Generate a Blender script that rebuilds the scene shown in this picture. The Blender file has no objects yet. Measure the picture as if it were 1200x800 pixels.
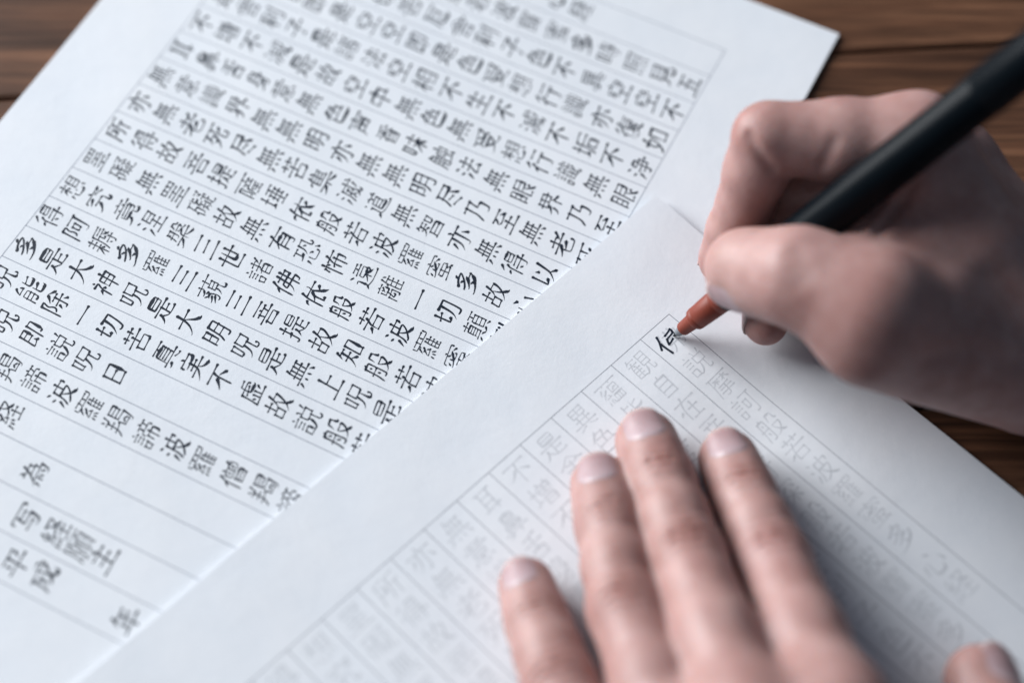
import bpy, math, random
import numpy as np
from mathutils import Matrix, Vector

MM = 0.001                                   # the script thinks in millimetres, Blender in metres
scene = bpy.context.scene
COL = scene.collection

# ------------------------------------------------------------------ camera
F_PX, CX, CY = 2050.04, 600.0, 400.0         # focal length and centre for a 1200 x 800 frame
CAM = np.array([-48.776, -237.117, 392.888])
ROT = np.array([[0.999916629799596, 0.0, 0.012912530744117912],      # right
                [0.006616029536076429, -0.8587631300494587, -0.5123300836578252],   # down
                [0.01108880531867859, 0.5123728002808662, -0.8586915347952069]])    # forward
cam_data = bpy.data.cameras.new('camera')
cam_data.sensor_width = 36.0
cam_data.lens = F_PX * 36.0 / 1200.0
cam_data.clip_start, cam_data.clip_end = 0.02, 50.0
cam_data.dof.use_dof = True
cam_data.dof.focus_distance = 0.461
cam_data.dof.aperture_fstop = 3.25
cam_data.dof.aperture_blades = 9
cam = bpy.data.objects.new('camera', cam_data)
COL.objects.link(cam)
R3 = np.column_stack([ROT[0], -ROT[1], -ROT[2]])
M = Matrix([[*R3[i], CAM[i] * MM] for i in range(3)] + [[0, 0, 0, 1]])
cam.matrix_world = M
scene.camera = cam


def at(px, py, z=0.0):
    """point (mm) at height z seen at a photograph pixel"""
    d = ROT.T @ np.array([(px - CX) / F_PX, (py - CY) / F_PX, 1.0])
    return CAM + d * (z - CAM[2]) / d[2]


def dp(px, py, depth):
    """point (mm) at a distance along the viewing axis"""
    return CAM + (ROT.T @ np.array([(px - CX) / F_PX, (py - CY) / F_PX, 1.0])) * depth


# ------------------------------------------------------------------ world and window light
world = bpy.data.worlds.new('World')
scene.world = world
world.use_nodes = True
bg = world.node_tree.nodes['Background']
bg.inputs[0].default_value = (0.55, 0.76, 1.0, 1)
bg.inputs[1].default_value = 0.14
scene.view_settings.view_transform = 'Standard'
scene.view_settings.look = 'None'
scene.view_settings.exposure = 0.0
scene.view_settings.gamma = 1.0


def area_light(name, pos, target, sx, sy, watts, col):
    L = bpy.data.lights.new(name, 'AREA')
    L.shape = 'RECTANGLE'; L.size = sx; L.size_y = sy
    L.energy = watts; L.color = col
    o = bpy.data.objects.new(name, L); COL.objects.link(o)
    o.location = pos
    o.rotation_euler = (Vector(target) - Vector(pos)).to_track_quat('-Z', 'Y').to_euler()
    return o


area_light('window_light', (-2.08, 1.15, 1.02), (-0.03, 0.0, 0.02), 2.0, 1.4, 158.0, (0.96, 0.98, 1.0))

STROKES = {
'一': [[175,100,25,100]],
'三': [[146,99,49,99], [28,36,170,36], [38,159,160,159]],
'上': [[160,118,92,118], [172,31,25,31], [92,31,92,172]],
'不': [[28,75,54,91,86,122,98,126], [118,118,136,107,172,78], [170,164,28,164], [99,24,99,132,110,162]],
'世': [[146,172,146,74], [146,74,102,72,99,76,99,174], [169,34,52,35], [52,35,51,170], [172,131,25,131]],
'中': [[165,82,32,82], [32,82,32,141,35,144,163,143], [163,143,165,82], [99,22,99,175]],
'主': [[172,29,25,29], [158,86,42,86], [164,140,34,140], [99,29,99,132,109,145,110,154,85,175]],
'乃': [[116,28,142,26,152,30,156,36,161,62,161,100], [161,100,119,101], [119,101,131,162], [62,164,61,121,55,85,47,61,25,28], [131,162,32,164]],
'五': [[136,32,141,105], [48,105,141,105], [71,32,89,158], [160,159,38,159], [172,32,25,32]],
'亦': [[89,179,95,175,104,160], [95,25,111,23,120,24,124,29,125,145], [44,28,62,47,74,69,80,104,80,145], [100,145,104,160], [150,110,172,64,176,61], [48,111,29,68], [171,145,26,145]],
'以': [[90,70,58,55,45,52], [86,158,106,126], [45,161,45,52], [134,66,142,62,174,26], [154,168,145,104,135,70,102,35,86,25,79,26]],
'佛': [[41,128,29,120,20,108,20,102], [60,176,43,132,44,22], [135,22,135,174], [102,174,102,85,100,69,90,43,70,25], [71,150,168,149], [168,149,167,114], [167,114,76,114,73,110,69,81,71,78,173,77], [173,77,174,59,170,40,162,36,150,40]],
'依': [[138,84,172,109], [124,39,90,30], [90,30,89,95], [22,100,23,109,29,117,41,124], [60,175,43,130,44,22], [69,142,172,142], [171,34,152,53,127,100,115,134,124,158,118,174], [62,81,88,98,108,125,115,129]],
'倒': [[71,120,116,125], [86,164,71,120], [169,171,169,32,164,27,150,25,136,30], [142,68,142,161], [19,100,28,119,38,124], [122,164,69,164], [110,142,125,115], [61,38,122,49,129,55], [60,179,52,174,39,131,40,22], [91,45,91,101], [66,81,120,81]],
'僧': [[148,138,138,116], [156,55,84,55], [156,31,84,31], [102,119,94,136], [121,102,121,151], [154,176,145,162,142,152], [21,102,31,120,41,125], [88,176,92,175,98,166,98,151], [59,174,43,131,44,22], [142,152,75,151], [75,151,74,104,79,101,165,102,168,106,167,149,165,151,142,152], [156,31,156,78,152,80,85,80], [85,80,84,31]],
'写': [[121,61,32,61], [30,145,30,165,32,166,166,166,169,164,169,145], [146,129,66,130], [68,148,59,105,60,94], [60,94,150,92], [150,92,145,46,138,30,133,25,124,24,106,24,96,29]],
'切': [[121,160,117,101,112,76,101,52,89,36,79,29], [81,72,59,62,44,59], [21,121,80,132], [44,59,44,168], [125,30,134,25,149,24,158,27,162,34,169,70,172,158,169,160,91,160]],
'利': [[21,50,50,96,55,99,61,98], [122,155,122,68], [168,171,166,28,163,24,155,22,140,23,130,28], [95,68,95,72,88,79,61,98], [25,121,98,121], [62,22,62,92,60,108,62,165], [92,172,25,160]],
'即': [[35,131,91,131], [35,36,49,38,82,50], [145,59,164,59], [164,59,167,68,167,162,164,165,122,165], [122,165,121,22], [35,36,35,165], [35,165,88,166,91,162,91,95], [91,95,35,94], [75,70,94,35]],
'厄': [[175,51,170,33,156,26,94,26,82,29,78,35,77,132], [77,132,150,132], [150,132,151,89,148,79], [148,79,120,76,109,81], [26,20,25,28,34,49,39,76,42,167], [42,167,171,168]],
'受': [[58,91,62,78,89,53,92,46], [108,46,109,42,119,37,149,28,166,24,179,29], [26,169,32,165,46,165,151,176,161,174], [105,138,100,140,95,154,90,158], [52,124,54,138], [161,158,152,152,143,137,140,125], [54,138,48,150,42,154], [28,100,28,122,30,124,169,124], [169,124,170,100], [22,28,31,24,50,28,103,46,125,64,139,80,141,89,139,91,58,91]],
'呪': [[108,105,105,74,98,52,89,39,76,28,66,24,59,26], [141,105,143,29,152,24,172,25], [172,25,179,42,175,52], [28,75,28,160], [28,160,66,160], [66,160,67,76], [67,76,28,75], [141,105,92,106], [92,106,92,165], [92,165,167,164], [167,164,167,106], [167,106,141,105]],
'味': [[28,66,62,68], [62,68,61,160], [61,160,28,159], [28,159,28,66], [82,102,122,101,132,88,140,82,157,55,172,38], [75,36,94,52,115,85,134,102,174,102], [90,146,166,146], [128,22,128,174]],
'在': [[22,75,37,91,48,95], [26,148,172,148], [76,26,172,26], [84,174,78,152,69,141,49,100,50,24], [124,124,124,28], [84,90,165,90]],
'垢': [[166,36,166,89,162,91,109,91], [109,91,108,36], [108,36,166,36], [176,126,89,126], [71,21,70,25,81,46,86,68,89,164], [89,164,160,174,172,170], [69,66,50,62,40,55,22,51], [46,172,46,61], [25,132,64,132]],
'埵': [[64,66,24,50], [96,65,96,132], [172,65,82,65], [42,174,44,61], [60,131,25,131], [168,29,88,29], [91,165,160,172,170,170], [128,30,128,166], [84,134,172,134], [159,65,159,132], [82,99,176,99]],
'増': [[89,178,96,176,101,168,102,151], [164,54,91,54], [164,28,91,28], [149,151,149,160,156,176], [25,131,65,131], [46,66,45,174], [69,71,25,55,20,56], [82,126,83,149,85,151,169,151], [169,151,170,102,166,100,86,100,83,104,82,126], [164,28,164,76,160,79,93,78], [93,78,91,28], [126,151,126,101], [170,126,82,126]],
'声': [[99,105,99,66], [38,132,162,132], [159,66,159,102,156,106,45,106,43,104,40,58,28,29], [28,161,171,161], [99,175,99,132], [159,66,42,66]],
'多': [[88,161,93,175,105,180], [90,68,101,66,116,50], [90,120,81,130,69,135], [52,68,62,68,114,98,124,112,134,116], [30,96,62,103,102,122,133,146,137,158,135,160,80,160,42,138,34,138], [118,99,122,96,166,96], [166,96,160,79,139,59,108,42,84,33,41,24,26,26]],
'夢': [[85,36,83,44,77,50,65,55], [119,114,119,140], [80,140,80,114], [26,75,26,90,30,92,170,92], [170,92,171,75], [29,26,40,24,81,33,118,49,135,62,135,71], [135,71,89,71,84,74], [39,62,52,61,79,73,91,84], [80,114,156,113,159,115,159,139], [159,139,44,140,41,136,43,113], [43,113,80,114], [25,165,174,165]],
'大': [[179,29,169,28,163,30,138,52,123,72,105,111,99,119], [171,124,26,124], [99,175,96,118,79,74,52,41,31,27,24,28]],
'如': [[170,40,111,40], [111,40,111,154,114,156,170,155], [170,155,170,40], [21,26,28,24,42,33,68,63,82,100,87,135,84,139,24,139], [60,181,53,174,35,88,66,60]],
'婆': [[36,175,54,166], [51,126,32,101], [95,38,91,32,74,28,28,22], [120,109,118,114,103,127,100,136], [180,100,165,96,138,104,135,109], [139,71,136,60,119,40], [42,141,22,149], [70,71,61,50], [122,138,122,164], [60,98,68,108,75,123,80,163], [80,163,164,164,166,161,165,151], [79,138,151,138,155,135,152,127,132,110,95,98,82,99], [175,24,164,23,116,38,99,39,68,47,55,49,46,46], [172,72,25,72]],
'子': [[145,161,140,164,42,164], [25,95,174,95], [66,24,86,23,98,28], [98,28,100,122,141,150,145,161]],
'実': [[180,28,165,24,132,37,112,55,109,69], [101,160,97,176,89,180], [26,69,172,69], [29,136,30,159], [30,159,167,158], [167,158,168,136,155,125,44,125], [46,98,152,98], [22,26,31,24,52,32,84,55,96,76,99,125]],
'尽': [[131,126,133,112,143,91,160,70,170,60,175,60], [119,78,78,92], [56,45,66,46,138,25], [25,58,42,93,47,123,49,168], [49,168,156,168], [156,168,157,129,154,126,48,128]],
'平': [[49,141,61,110], [135,109,150,141], [162,164,35,164], [99,22,99,164], [172,86,25,86]],
'年': [[71,180,63,175,58,158,36,129], [162,112,55,112], [55,112,54,65], [166,154,58,155], [24,64,175,64], [109,154,109,22]],
'度': [[108,159,105,175], [85,126,85,98,90,95,140,95,142,99,142,126], [50,25,81,28,101,33,105,39], [172,126,55,126], [181,28,170,23,161,24,108,40,81,60,79,72], [26,18,24,26,32,50,36,76,39,158], [39,158,172,159], [58,72,151,72], [151,72,149,61,122,39]],
'得': [[106,39,91,56], [60,176,25,144], [46,106,35,103,24,94], [162,146,89,146], [89,146,89,125,91,123,161,123], [161,123,162,170], [162,170,91,171,89,169,89,146], [171,99,78,99], [74,71,175,71], [148,98,146,26,142,23,125,22], [48,22,47,111,50,120,62,136]],
'復': [[92,115,162,115], [25,98,35,106,45,109], [66,26,80,23,104,29,122,39], [24,145,55,175], [174,159,95,160], [88,140,89,137,88,140], [110,91,102,69], [69,52,78,53,92,63,108,70,155,70], [155,70,154,60,138,45,135,39], [184,28,175,24,161,25,125,40,104,59,102,69], [46,22,48,120,60,137,76,137,93,160,98,175,106,180], [92,135,161,135], [161,135,162,94], [162,94,95,93,92,98,92,135]],
'心': [[26,54,38,110], [140,66,144,57,142,43,134,27,86,25,73,28,69,46,69,124], [156,114,175,60], [112,144,80,168]],
'怖': [[69,125,62,145,55,149], [22,106,26,142], [45,22,45,176], [130,22,130,128], [151,51,159,48,167,49,170,52,170,105], [170,105,94,105,81,102,71,94], [175,149,78,149], [92,48,93,114,114,155,120,176]],
'恐': [[176,114,179,106,176,95], [176,95,155,93], [155,93,151,102,151,168], [151,168,103,169], [103,169,101,130,97,117,87,100,78,94], [94,82,99,82,116,60], [68,74,68,36,74,27,130,26,136,32,139,45], [154,70,174,39], [52,165,52,111], [26,34,39,66], [132,124,118,140], [80,118,28,103,19,104], [78,165,26,165]],
'想': [[66,59,68,30], [68,30,84,25,131,27,138,41,134,50], [166,112,108,112], [88,110,57,129], [166,140,108,140], [36,62,37,59,28,35], [158,64,171,39], [57,129,47,127,33,107,24,98], [100,64,92,72], [108,140,109,167], [109,167,165,166], [165,166,166,85], [166,85,109,84], [109,84,108,140], [86,150,24,150], [58,84,58,176]],
'意': [[168,34,150,55], [51,54,44,50,28,28], [132,38,132,29,126,24,76,24,70,29,69,50], [91,71,92,62,110,50], [132,164,129,135], [49,94,150,94], [91,71,148,72,150,76,149,112,144,115,51,115,49,110,50,73], [50,73,91,71], [68,164,70,136], [171,135,28,135], [161,164,35,164]],
'成': [[60,49,76,49,82,55,85,106], [85,106,39,108], [130,69,140,73,162,117,169,121], [136,174,141,175,161,162], [88,28,95,28,130,55], [114,176,119,108,136,46,150,28,161,24,167,25,171,30,176,50,171,61], [175,145,39,145], [39,145,39,86,34,50,25,26,26,21]],
'所': [[32,89,80,89,82,92,81,130], [81,130,32,131], [155,24,155,115], [89,170,33,159], [33,159,32,81,29,46,23,28,24,20], [112,115,175,115], [95,29,105,49,110,70,113,159], [113,159,165,171,174,170]],
'提': [[125,66,164,66], [162,146,89,146], [89,146,89,126,91,123,159,123,162,126,162,169,159,171,91,171,89,169,89,146], [174,24,132,25,114,32,89,56], [22,81,65,95], [80,99,172,99], [91,78,90,62,82,44,69,24], [125,98,125,29], [21,28,29,23,39,24,44,30,44,176], [22,140,62,140]],
'摩': [[118,110,146,133], [80,105,79,133], [79,133,59,113,52,109,49,110], [102,116,79,133], [179,110,172,112,146,133], [146,108,146,148], [121,138,174,138], [50,48,176,48], [58,70,168,70], [76,26,89,20,107,21,112,25,112,90], [24,22,23,29,32,70,35,162], [35,162,176,162], [54,138,105,138], [62,89,158,94]],
'故': [[162,142,115,144], [82,95,82,44], [82,44,30,42], [56,95,56,175], [22,141,88,141], [109,124,113,121,124,85,140,56,165,30,171,26,180,28], [162,142,160,121,152,95,133,57,110,35,91,25], [82,95,95,107,109,129,121,176], [30,42,30,94], [30,94,82,95]],
'日': [[48,36,152,36], [48,101,152,101], [152,36,152,160,149,164,48,163], [48,163,48,36]],
'明': [[170,80,105,81], [106,124,170,124], [76,118,29,118], [29,69,74,69,76,72,76,164], [76,164,30,165], [30,165,29,54], [84,31,98,56,104,76,107,168], [107,168,167,169,170,165,170,34,165,24,145,23,136,28]],
'是': [[45,145,152,145], [101,64,161,64], [52,56,76,35,89,30,119,25,169,25,181,31], [55,76,52,59,36,35,26,25,15,25], [152,145,152,166,150,170,49,170,45,168,45,123,49,120,149,120,152,124,152,145], [26,96,172,96], [101,96,101,29]],
'時': [[102,64,114,46], [29,111,68,111], [176,119,84,119], [130,175,130,120], [92,155,169,155], [85,86,175,86], [121,26,131,21,147,23,152,26,154,119], [29,58,29,162], [29,162,66,164], [66,164,67,59], [67,59,29,58]],
'智': [[149,28,50,28], [50,56,149,56], [89,105,59,121], [125,110,114,113], [114,113,114,161], [114,161,164,161], [164,161,165,111], [165,111,125,110], [41,176,40,167,30,151], [24,134,92,134], [89,162,40,162], [149,28,149,81,144,85,51,85], [51,85,50,28], [61,161,61,138,52,114,30,96,18,96]],
'曰': [[39,99,130,99], [39,40,160,40], [160,40,160,154,156,158,39,157], [39,157,39,40]],
'月': [[150,79,51,79], [52,122,150,122], [28,29,43,56,51,84,53,166], [53,166,148,166,150,164,149,29,139,24,115,24]],
'有': [[151,58,61,58], [151,89,61,89], [172,152,26,152], [25,85,49,107,68,119,150,118], [150,118,150,28,147,24,139,23,121,25], [84,175,79,158,72,148,60,116,61,22]],
'槃': [[112,65,116,56,139,40,168,28,179,30], [99,144,105,144,112,150,120,171], [120,171,151,171], [151,171,155,148], [155,148,178,145], [22,28,31,27,60,40,82,57,86,65], [108,129,158,128], [158,128,155,119,144,104], [56,150,61,144], [22,128,85,128], [99,22,99,79,108,90,129,98,132,104], [110,115,168,89], [25,68,81,68,93,65,174,68], [62,92,78,89,85,94,85,161], [85,161,40,162], [40,162,36,112,24,89]],
'死': [[121,96,136,100,165,122], [49,89,71,71], [25,165,172,165], [61,165,51,126,25,91], [121,165,123,32], [123,32,135,28,168,29], [168,29,176,48,171,59], [50,122,92,121], [92,121,92,108,81,79,65,55,37,32,29,28,24,29]],
'法': [[58,75,32,29], [35,172,59,160], [26,124,48,112], [85,145,165,145], [172,99,78,99], [124,175,123,104,92,45,89,34], [89,34,100,33,159,41], [148,65,170,25]],
'波': [[46,112,25,124], [51,75,30,29], [55,160,35,172], [182,28,168,25,133,46,108,77,99,94,98,105], [124,175,124,106], [79,105,155,105,159,102,148,75,128,49,95,27,88,24,80,26], [164,125,170,141,169,150], [169,150,79,150], [79,150,77,75,71,48,61,25]],
'浄': [[45,111,25,122], [78,135,91,159,98,162], [54,80,55,74,31,28], [56,160,35,172], [81,66,161,66], [78,135,85,129,161,128], [161,128,161,66], [98,162,136,161,140,158,132,135,119,122,117,28,114,24,101,22,89,26], [176,98,69,98]],
'涅': [[35,174,56,161], [25,125,48,112], [55,75,32,31,32,25], [166,138,81,138], [124,106,166,108], [166,108,166,166], [166,166,82,167], [82,167,82,108], [82,108,124,106], [78,71,170,71], [124,106,124,28], [66,28,176,28]],
'深': [[61,36,70,35,81,44,95,57,109,77,121,84], [76,114,104,142,111,145], [169,148,169,165,166,166,75,166], [75,166,74,148], [52,161,34,172], [29,29,50,76], [138,144,164,115], [170,36,152,52,129,80,121,84], [46,111,25,124], [121,108,121,24], [74,89,119,86,169,89]],
'減': [[90,121,122,121], [34,174,52,162], [148,74,157,79,170,119], [28,30,46,78], [112,26,140,51,148,54], [156,175,171,164], [90,58,90,96], [90,96,121,96], [121,96,121,58], [121,58,90,58], [44,114,25,124], [55,25,63,46,70,80,70,147], [70,147,174,148], [136,174,141,96,152,44,160,28,166,25,172,27,180,48,176,56]],
'滅': [[130,100,124,95,119,78], [85,74,90,96], [32,172,52,161], [28,30,46,78], [112,26,116,25,139,47,148,51], [156,175,171,164], [104,62,120,50], [149,72,158,80,170,120], [45,114,25,124], [56,25,65,49,70,75,72,147], [72,147,175,148], [121,121,88,121], [89,38,104,67,105,121], [135,175,141,95,153,40,164,26,174,27], [174,27,180,45,178,56]],
'為': [[81,30,78,52,81,60], [49,60,50,52,38,26], [112,36,105,56,101,59], [144,45,129,62], [50,178,55,175,65,162,64,145], [80,114,156,112], [156,112,152,80], [139,114,141,145], [141,145,30,145], [135,22,156,23,163,31,169,58,169,80], [169,80,56,81], [24,62,56,84,73,110,80,116,89,140,98,151,105,175]],
'無': [[78,45,80,25], [178,22,172,25,156,49,150,51], [124,25,116,48], [22,21,31,28,42,49], [81,69,81,155], [58,175,48,151,49,69], [172,69,25,69], [149,70,149,155], [115,155,115,69], [168,112,31,112], [168,155,56,155,49,152]],
'照': [[71,125,31,125], [126,24,116,50], [156,51,172,24], [122,169,122,159,113,140,91,126], [42,50,28,22], [80,25,76,48], [125,110,98,109], [98,109,98,73], [98,73,163,72], [163,72,163,109], [163,109,125,110], [31,76,31,167], [31,167,70,169], [70,169,71,78], [71,78,31,76], [138,134,144,130,162,132,167,145,168,168], [168,168,94,169]],
'生': [[25,28,174,28], [30,115,49,146,56,171], [164,141,49,141], [158,88,45,88], [100,175,100,29]],
'界': [[140,84,130,71,130,22], [80,109,77,98,55,82,31,69,21,71], [72,71,68,49,60,35,43,24,38,25], [181,72,169,70,149,79,130,92,120,108], [155,140,44,140], [99,110,99,170], [99,170,154,170], [154,170,154,110], [154,110,44,110], [44,110,44,170], [44,170,99,170]],
'異': [[84,39,72,38,34,23,25,24], [125,40,166,24,180,25], [69,55,69,115], [99,169,99,118], [156,144,42,144], [130,115,156,119], [156,119,155,170], [155,170,43,169], [43,169,44,117], [44,117,130,115], [130,115,130,55], [36,88,164,88], [24,55,174,55]],
'皆': [[165,161,124,149,112,149], [45,115,92,122], [46,156,89,156], [92,106,91,89], [152,58,49,58], [152,28,49,28], [152,28,152,84,148,88,50,87], [50,87,49,28], [180,131,166,113,135,111,118,114,113,125,112,176], [45,115,46,175]],
'相': [[52,107,42,104,22,62,21,54], [170,122,101,122], [170,78,101,78], [170,34,101,34], [79,79,80,83,66,101,52,107], [79,138,25,138], [54,22,51,113,54,175], [101,34,101,162,104,165,170,164], [170,164,170,34]],
'真': [[148,119,51,119], [148,99,51,99], [24,25,32,23,74,39], [125,40,168,24,179,25], [98,162,95,140], [148,79,51,79], [169,161,31,161], [174,56,25,56], [51,56,51,135,55,139,146,138], [146,138,148,56]],
'眼': [[28,128,65,128], [171,80,144,62], [126,34,94,29], [164,135,94,135], [65,90,28,90], [126,100,130,81,147,50,169,28,179,29], [94,101,161,101,164,104,163,168], [163,168,94,168], [94,168,94,29], [28,36,28,164], [28,164,64,165,66,161,66,53], [66,53,28,51]],
'知': [[166,41,114,41], [59,76,72,69,92,45,92,39], [166,41,166,156,162,160,114,159], [114,159,114,41], [39,152,90,151], [24,102,95,102], [49,180,42,175,38,155,24,126], [61,151,58,79,42,44,26,27,19,26]],
'礙': [[34,46,60,46,62,50,62,110], [62,110,34,111], [30,89,22,84,20,74], [151,74,174,74], [82,158,111,166], [128,171,168,170], [168,170,165,160,151,144], [95,54,102,51,109,42], [65,166,24,166], [118,141,115,133,109,131,84,134,81,140,81,178], [112,102,84,104], [182,29,175,24,154,26,129,49], [114,71,78,71], [84,31,95,56,96,102], [151,115,150,34], [76,89,85,116,91,122], [130,85,129,53,115,24], [172,98,174,115], [174,115,126,115], [134,149,146,144,161,132], [41,166,31,98,34,31]],
'神': [[49,99,60,97,73,83,74,79], [49,172,55,162], [49,99,37,93,21,75], [49,22,49,98,70,142,66,145,25,145], [92,110,170,110], [92,72,170,72], [131,22,131,175], [92,72,92,145,95,148,169,147], [169,147,170,72]],
'究': [[85,139,40,115,31,116], [26,26,42,28,71,49,82,67,86,89], [100,158,98,170,91,178], [116,138,125,137,166,115], [176,48,171,27], [171,27,144,25,136,32,135,88], [135,88,36,89], [29,140,29,155,31,156,167,156], [167,156,169,141]],
'空': [[101,155,100,167,95,176], [121,129,165,105], [35,102,74,125], [99,86,99,29], [170,28,29,28], [151,86,49,86], [29,126,29,152,31,154,168,154,170,151,170,131]],
'竟': [[172,46,176,38,170,25], [170,25,125,25,120,32,120,60], [129,130,132,146], [154,85,44,85], [70,130,66,148], [95,176,99,172,101,162], [76,60,72,44,62,33,39,24,21,25], [162,161,35,161], [120,60,150,61,153,64,152,107], [152,107,44,106], [44,106,44,66,46,62,120,60], [172,130,24,130]],
'等': [[115,162,116,180], [142,142,136,161], [115,162,101,151], [59,161,61,144], [60,66,60,54], [60,54,78,38], [22,141,42,163,45,176,54,180], [136,94,134,25], [134,25,114,21,101,26], [174,161,115,162], [170,66,30,66], [101,151,90,161,44,162], [175,95,22,95], [42,122,159,122], [99,95,99,141,101,151]],
'経': [[71,89,68,105,61,110], [51,174,30,135,29,125], [52,31,49,60], [51,124,29,125], [71,89,31,85], [28,59,21,25], [70,65,76,41], [98,70,168,70], [132,92,132,28], [105,168,107,151,127,124,163,103,178,101], [69,146,35,96,31,85], [175,26,90,26], [81,102,95,100,138,125,157,148,163,164,159,168,90,168]],
'罣': [[76,136,76,169], [99,110,99,82], [99,56,99,26], [120,169,120,138], [120,169,164,169], [164,169,164,137], [164,137,34,138], [34,138,35,170], [35,170,120,169], [24,26,174,26], [29,82,170,82], [156,110,42,110], [39,56,160,56]],
'羅': [[59,100,36,101], [120,170,120,142], [81,72,77,86,71,89], [88,31,76,54], [36,101,39,111,54,131], [54,131,54,141], [58,29,55,49], [76,170,76,142], [32,49,28,25], [26,68,81,72], [175,29,106,29], [106,102,114,106,172,106], [106,80,170,80], [106,55,169,55], [141,126,147,111,145,29], [76,170,35,170], [35,170,34,145,38,141,160,141,164,144,162,170], [162,170,76,170], [115,128,109,116,106,96,106,29], [39,70,42,79,75,114]],
'羯': [[152,41,101,42], [101,42,100,69,91,80], [154,56,132,70], [116,55,132,70], [32,174,38,158], [69,179,62,141], [144,25,150,21,159,21,163,23,167,30,172,95], [172,95,104,96], [166,145,99,145], [96,88,93,84,96,88], [28,106,72,106], [91,80,79,77,71,71,24,71], [50,141,50,78,47,61,38,39,25,25], [104,96,105,109,99,124,99,169], [99,169,164,170,166,168,165,120], [165,120,102,120], [62,141,26,141]],
'老': [[155,80,145,81,94,64,74,61], [22,66,32,68,70,84,94,102,96,108,92,114], [121,116,125,126,161,166], [88,175,88,121,92,114], [40,151,131,151,140,145], [25,114,174,114], [164,52,167,45,166,38,162,28,156,25,99,24,80,27,74,36,72,84]],
'耨': [[72,60,62,78,50,87], [120,129,119,93], [119,93,139,95,144,100], [169,150,115,150], [116,51,125,38], [156,106,169,115], [74,160,24,160], [72,96,21,96], [50,87,22,42,21,36], [26,129,72,129], [50,22,50,176], [180,92,172,92,160,100,147,114,141,129], [178,130,94,130], [108,66,178,66], [139,21,150,22,155,26,155,82], [76,28,91,78,94,169], [94,169,176,170]],
'耳': [[142,85,55,85], [55,125,142,125], [55,165,55,45], [174,51,26,42], [28,165,172,165], [142,24,142,165]],
'能': [[115,148,125,148,165,160], [115,64,129,65,168,79], [75,165,82,152,84,142], [84,142,33,140], [33,140,37,153,49,175,59,179], [32,58,85,58], [32,85,85,85], [176,42,173,29,168,24,138,22,119,25,115,35,115,90], [58,28,68,22,79,23,83,26,85,109,81,112,35,112,32,109,32,22], [115,175,115,120,119,112,131,109,168,110,175,124,170,134]],
'自': [[45,111,156,111], [156,31,45,31], [91,152,96,175], [45,71,156,71], [45,31,45,149,48,151,156,150], [156,150,156,31]],
'至': [[52,121,52,129,72,150,78,165], [146,122,141,120,74,116,58,116,52,121], [29,166,169,166], [122,145,133,140,146,124,160,114], [174,29,25,29], [99,98,99,30], [41,75,159,75]],
'舌': [[154,29,46,29], [158,172,148,174,82,163,36,161], [46,29,46,78,50,80,152,80], [152,80,154,29], [25,122,174,122], [99,164,99,81]],
'舎': [[52,28,53,66,56,69,145,68,148,64,148,28], [148,28,52,28], [168,94,32,94], [49,135,60,125,140,125,151,135], [99,95,99,140], [178,126,165,128,142,142,103,175,98,176,55,140,25,124]],
'般': [[56,78,64,60], [62,122,55,138], [105,121,113,138,115,167,118,169,155,168], [155,168,158,128,164,124,178,124], [56,160,59,176], [111,99,112,84,135,50,157,33,170,27,175,29], [95,28,110,27,141,48,155,66,165,90,162,99], [162,99,111,99], [22,99,82,99], [25,20,35,72,38,160], [38,160,79,160,82,158,82,30,78,24,64,24,56,28]],
'色': [[175,50,170,32,160,26,70,25,54,28,48,34,46,41,45,128], [46,81,159,81], [159,81,157,126], [157,126,45,128], [71,161,123,160], [123,160,121,149,101,120,101,82], [26,121,43,132,48,140,71,163,75,175,81,179]],
'若': [[158,30,61,30], [62,76,156,77], [156,77,158,30], [24,52,31,54,62,76], [174,114,25,114], [61,30,61,68,65,85,77,109,86,120,90,134], [68,141,68,175], [26,159,172,159], [131,141,131,175]],
'苦': [[48,30,154,30], [131,175,131,140], [26,112,172,112], [99,76,99,131], [154,30,154,72,150,75,49,75], [49,75,48,30], [170,160,28,160], [66,140,66,176]],
'菩': [[66,129,64,116,69,105,69,90], [95,145,98,143,101,130], [150,28,150,64,146,66,50,66], [50,66,49,28], [150,28,49,28], [26,162,172,162], [174,90,25,90], [35,129,164,129], [136,129,129,91]],
'薩': [[130,131,126,143,130,166], [31,21,32,138], [32,138,60,139,64,135,52,99,63,80,66,62,60,50,52,48,46,52], [99,60,103,69,109,72], [170,71,109,72], [174,166,25,166], [166,49,108,49], [138,25,138,71], [95,24,176,24], [146,99,154,118,155,130], [172,130,85,130], [70,26,81,53,85,97], [85,97,175,98], [106,130,111,98]],
'藐': [[101,100,166,100], [94,25,105,31,113,40,120,61,120,74], [174,41,176,30,172,25,154,24,149,26,146,74], [20,64,27,61,34,64,66,82], [25,36,75,62], [46,98,41,107,32,114], [59,122,69,110], [60,98,69,108,81,114], [68,175,68,153,71,142], [71,142,38,127,25,125,19,128], [25,162,174,162], [131,126,131,175], [146,74,103,75], [103,75,103,125], [103,125,166,125], [166,125,166,75], [166,75,146,74], [24,89,60,98], [45,29,51,23,64,23,72,29,76,40,77,52,74,72,60,98]],
'蘊': [[30,51,25,26], [130,165,130,152], [54,105,32,106], [55,30,51,51,55,56], [141,108,130,115], [76,76,72,90,66,92], [142,25,142,69], [69,165,69,152], [52,141,35,116,32,106], [111,101,116,102,130,115], [120,70,120,25], [76,76,35,74], [164,120,162,89], [162,89,99,89], [99,89,99,136], [99,136,161,136,164,134,164,120], [35,74,38,82,56,105,78,124], [168,26,166,69], [166,69,99,70,95,68,95,25], [168,26,82,25], [82,25,75,48,69,56], [24,165,174,165]],
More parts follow.
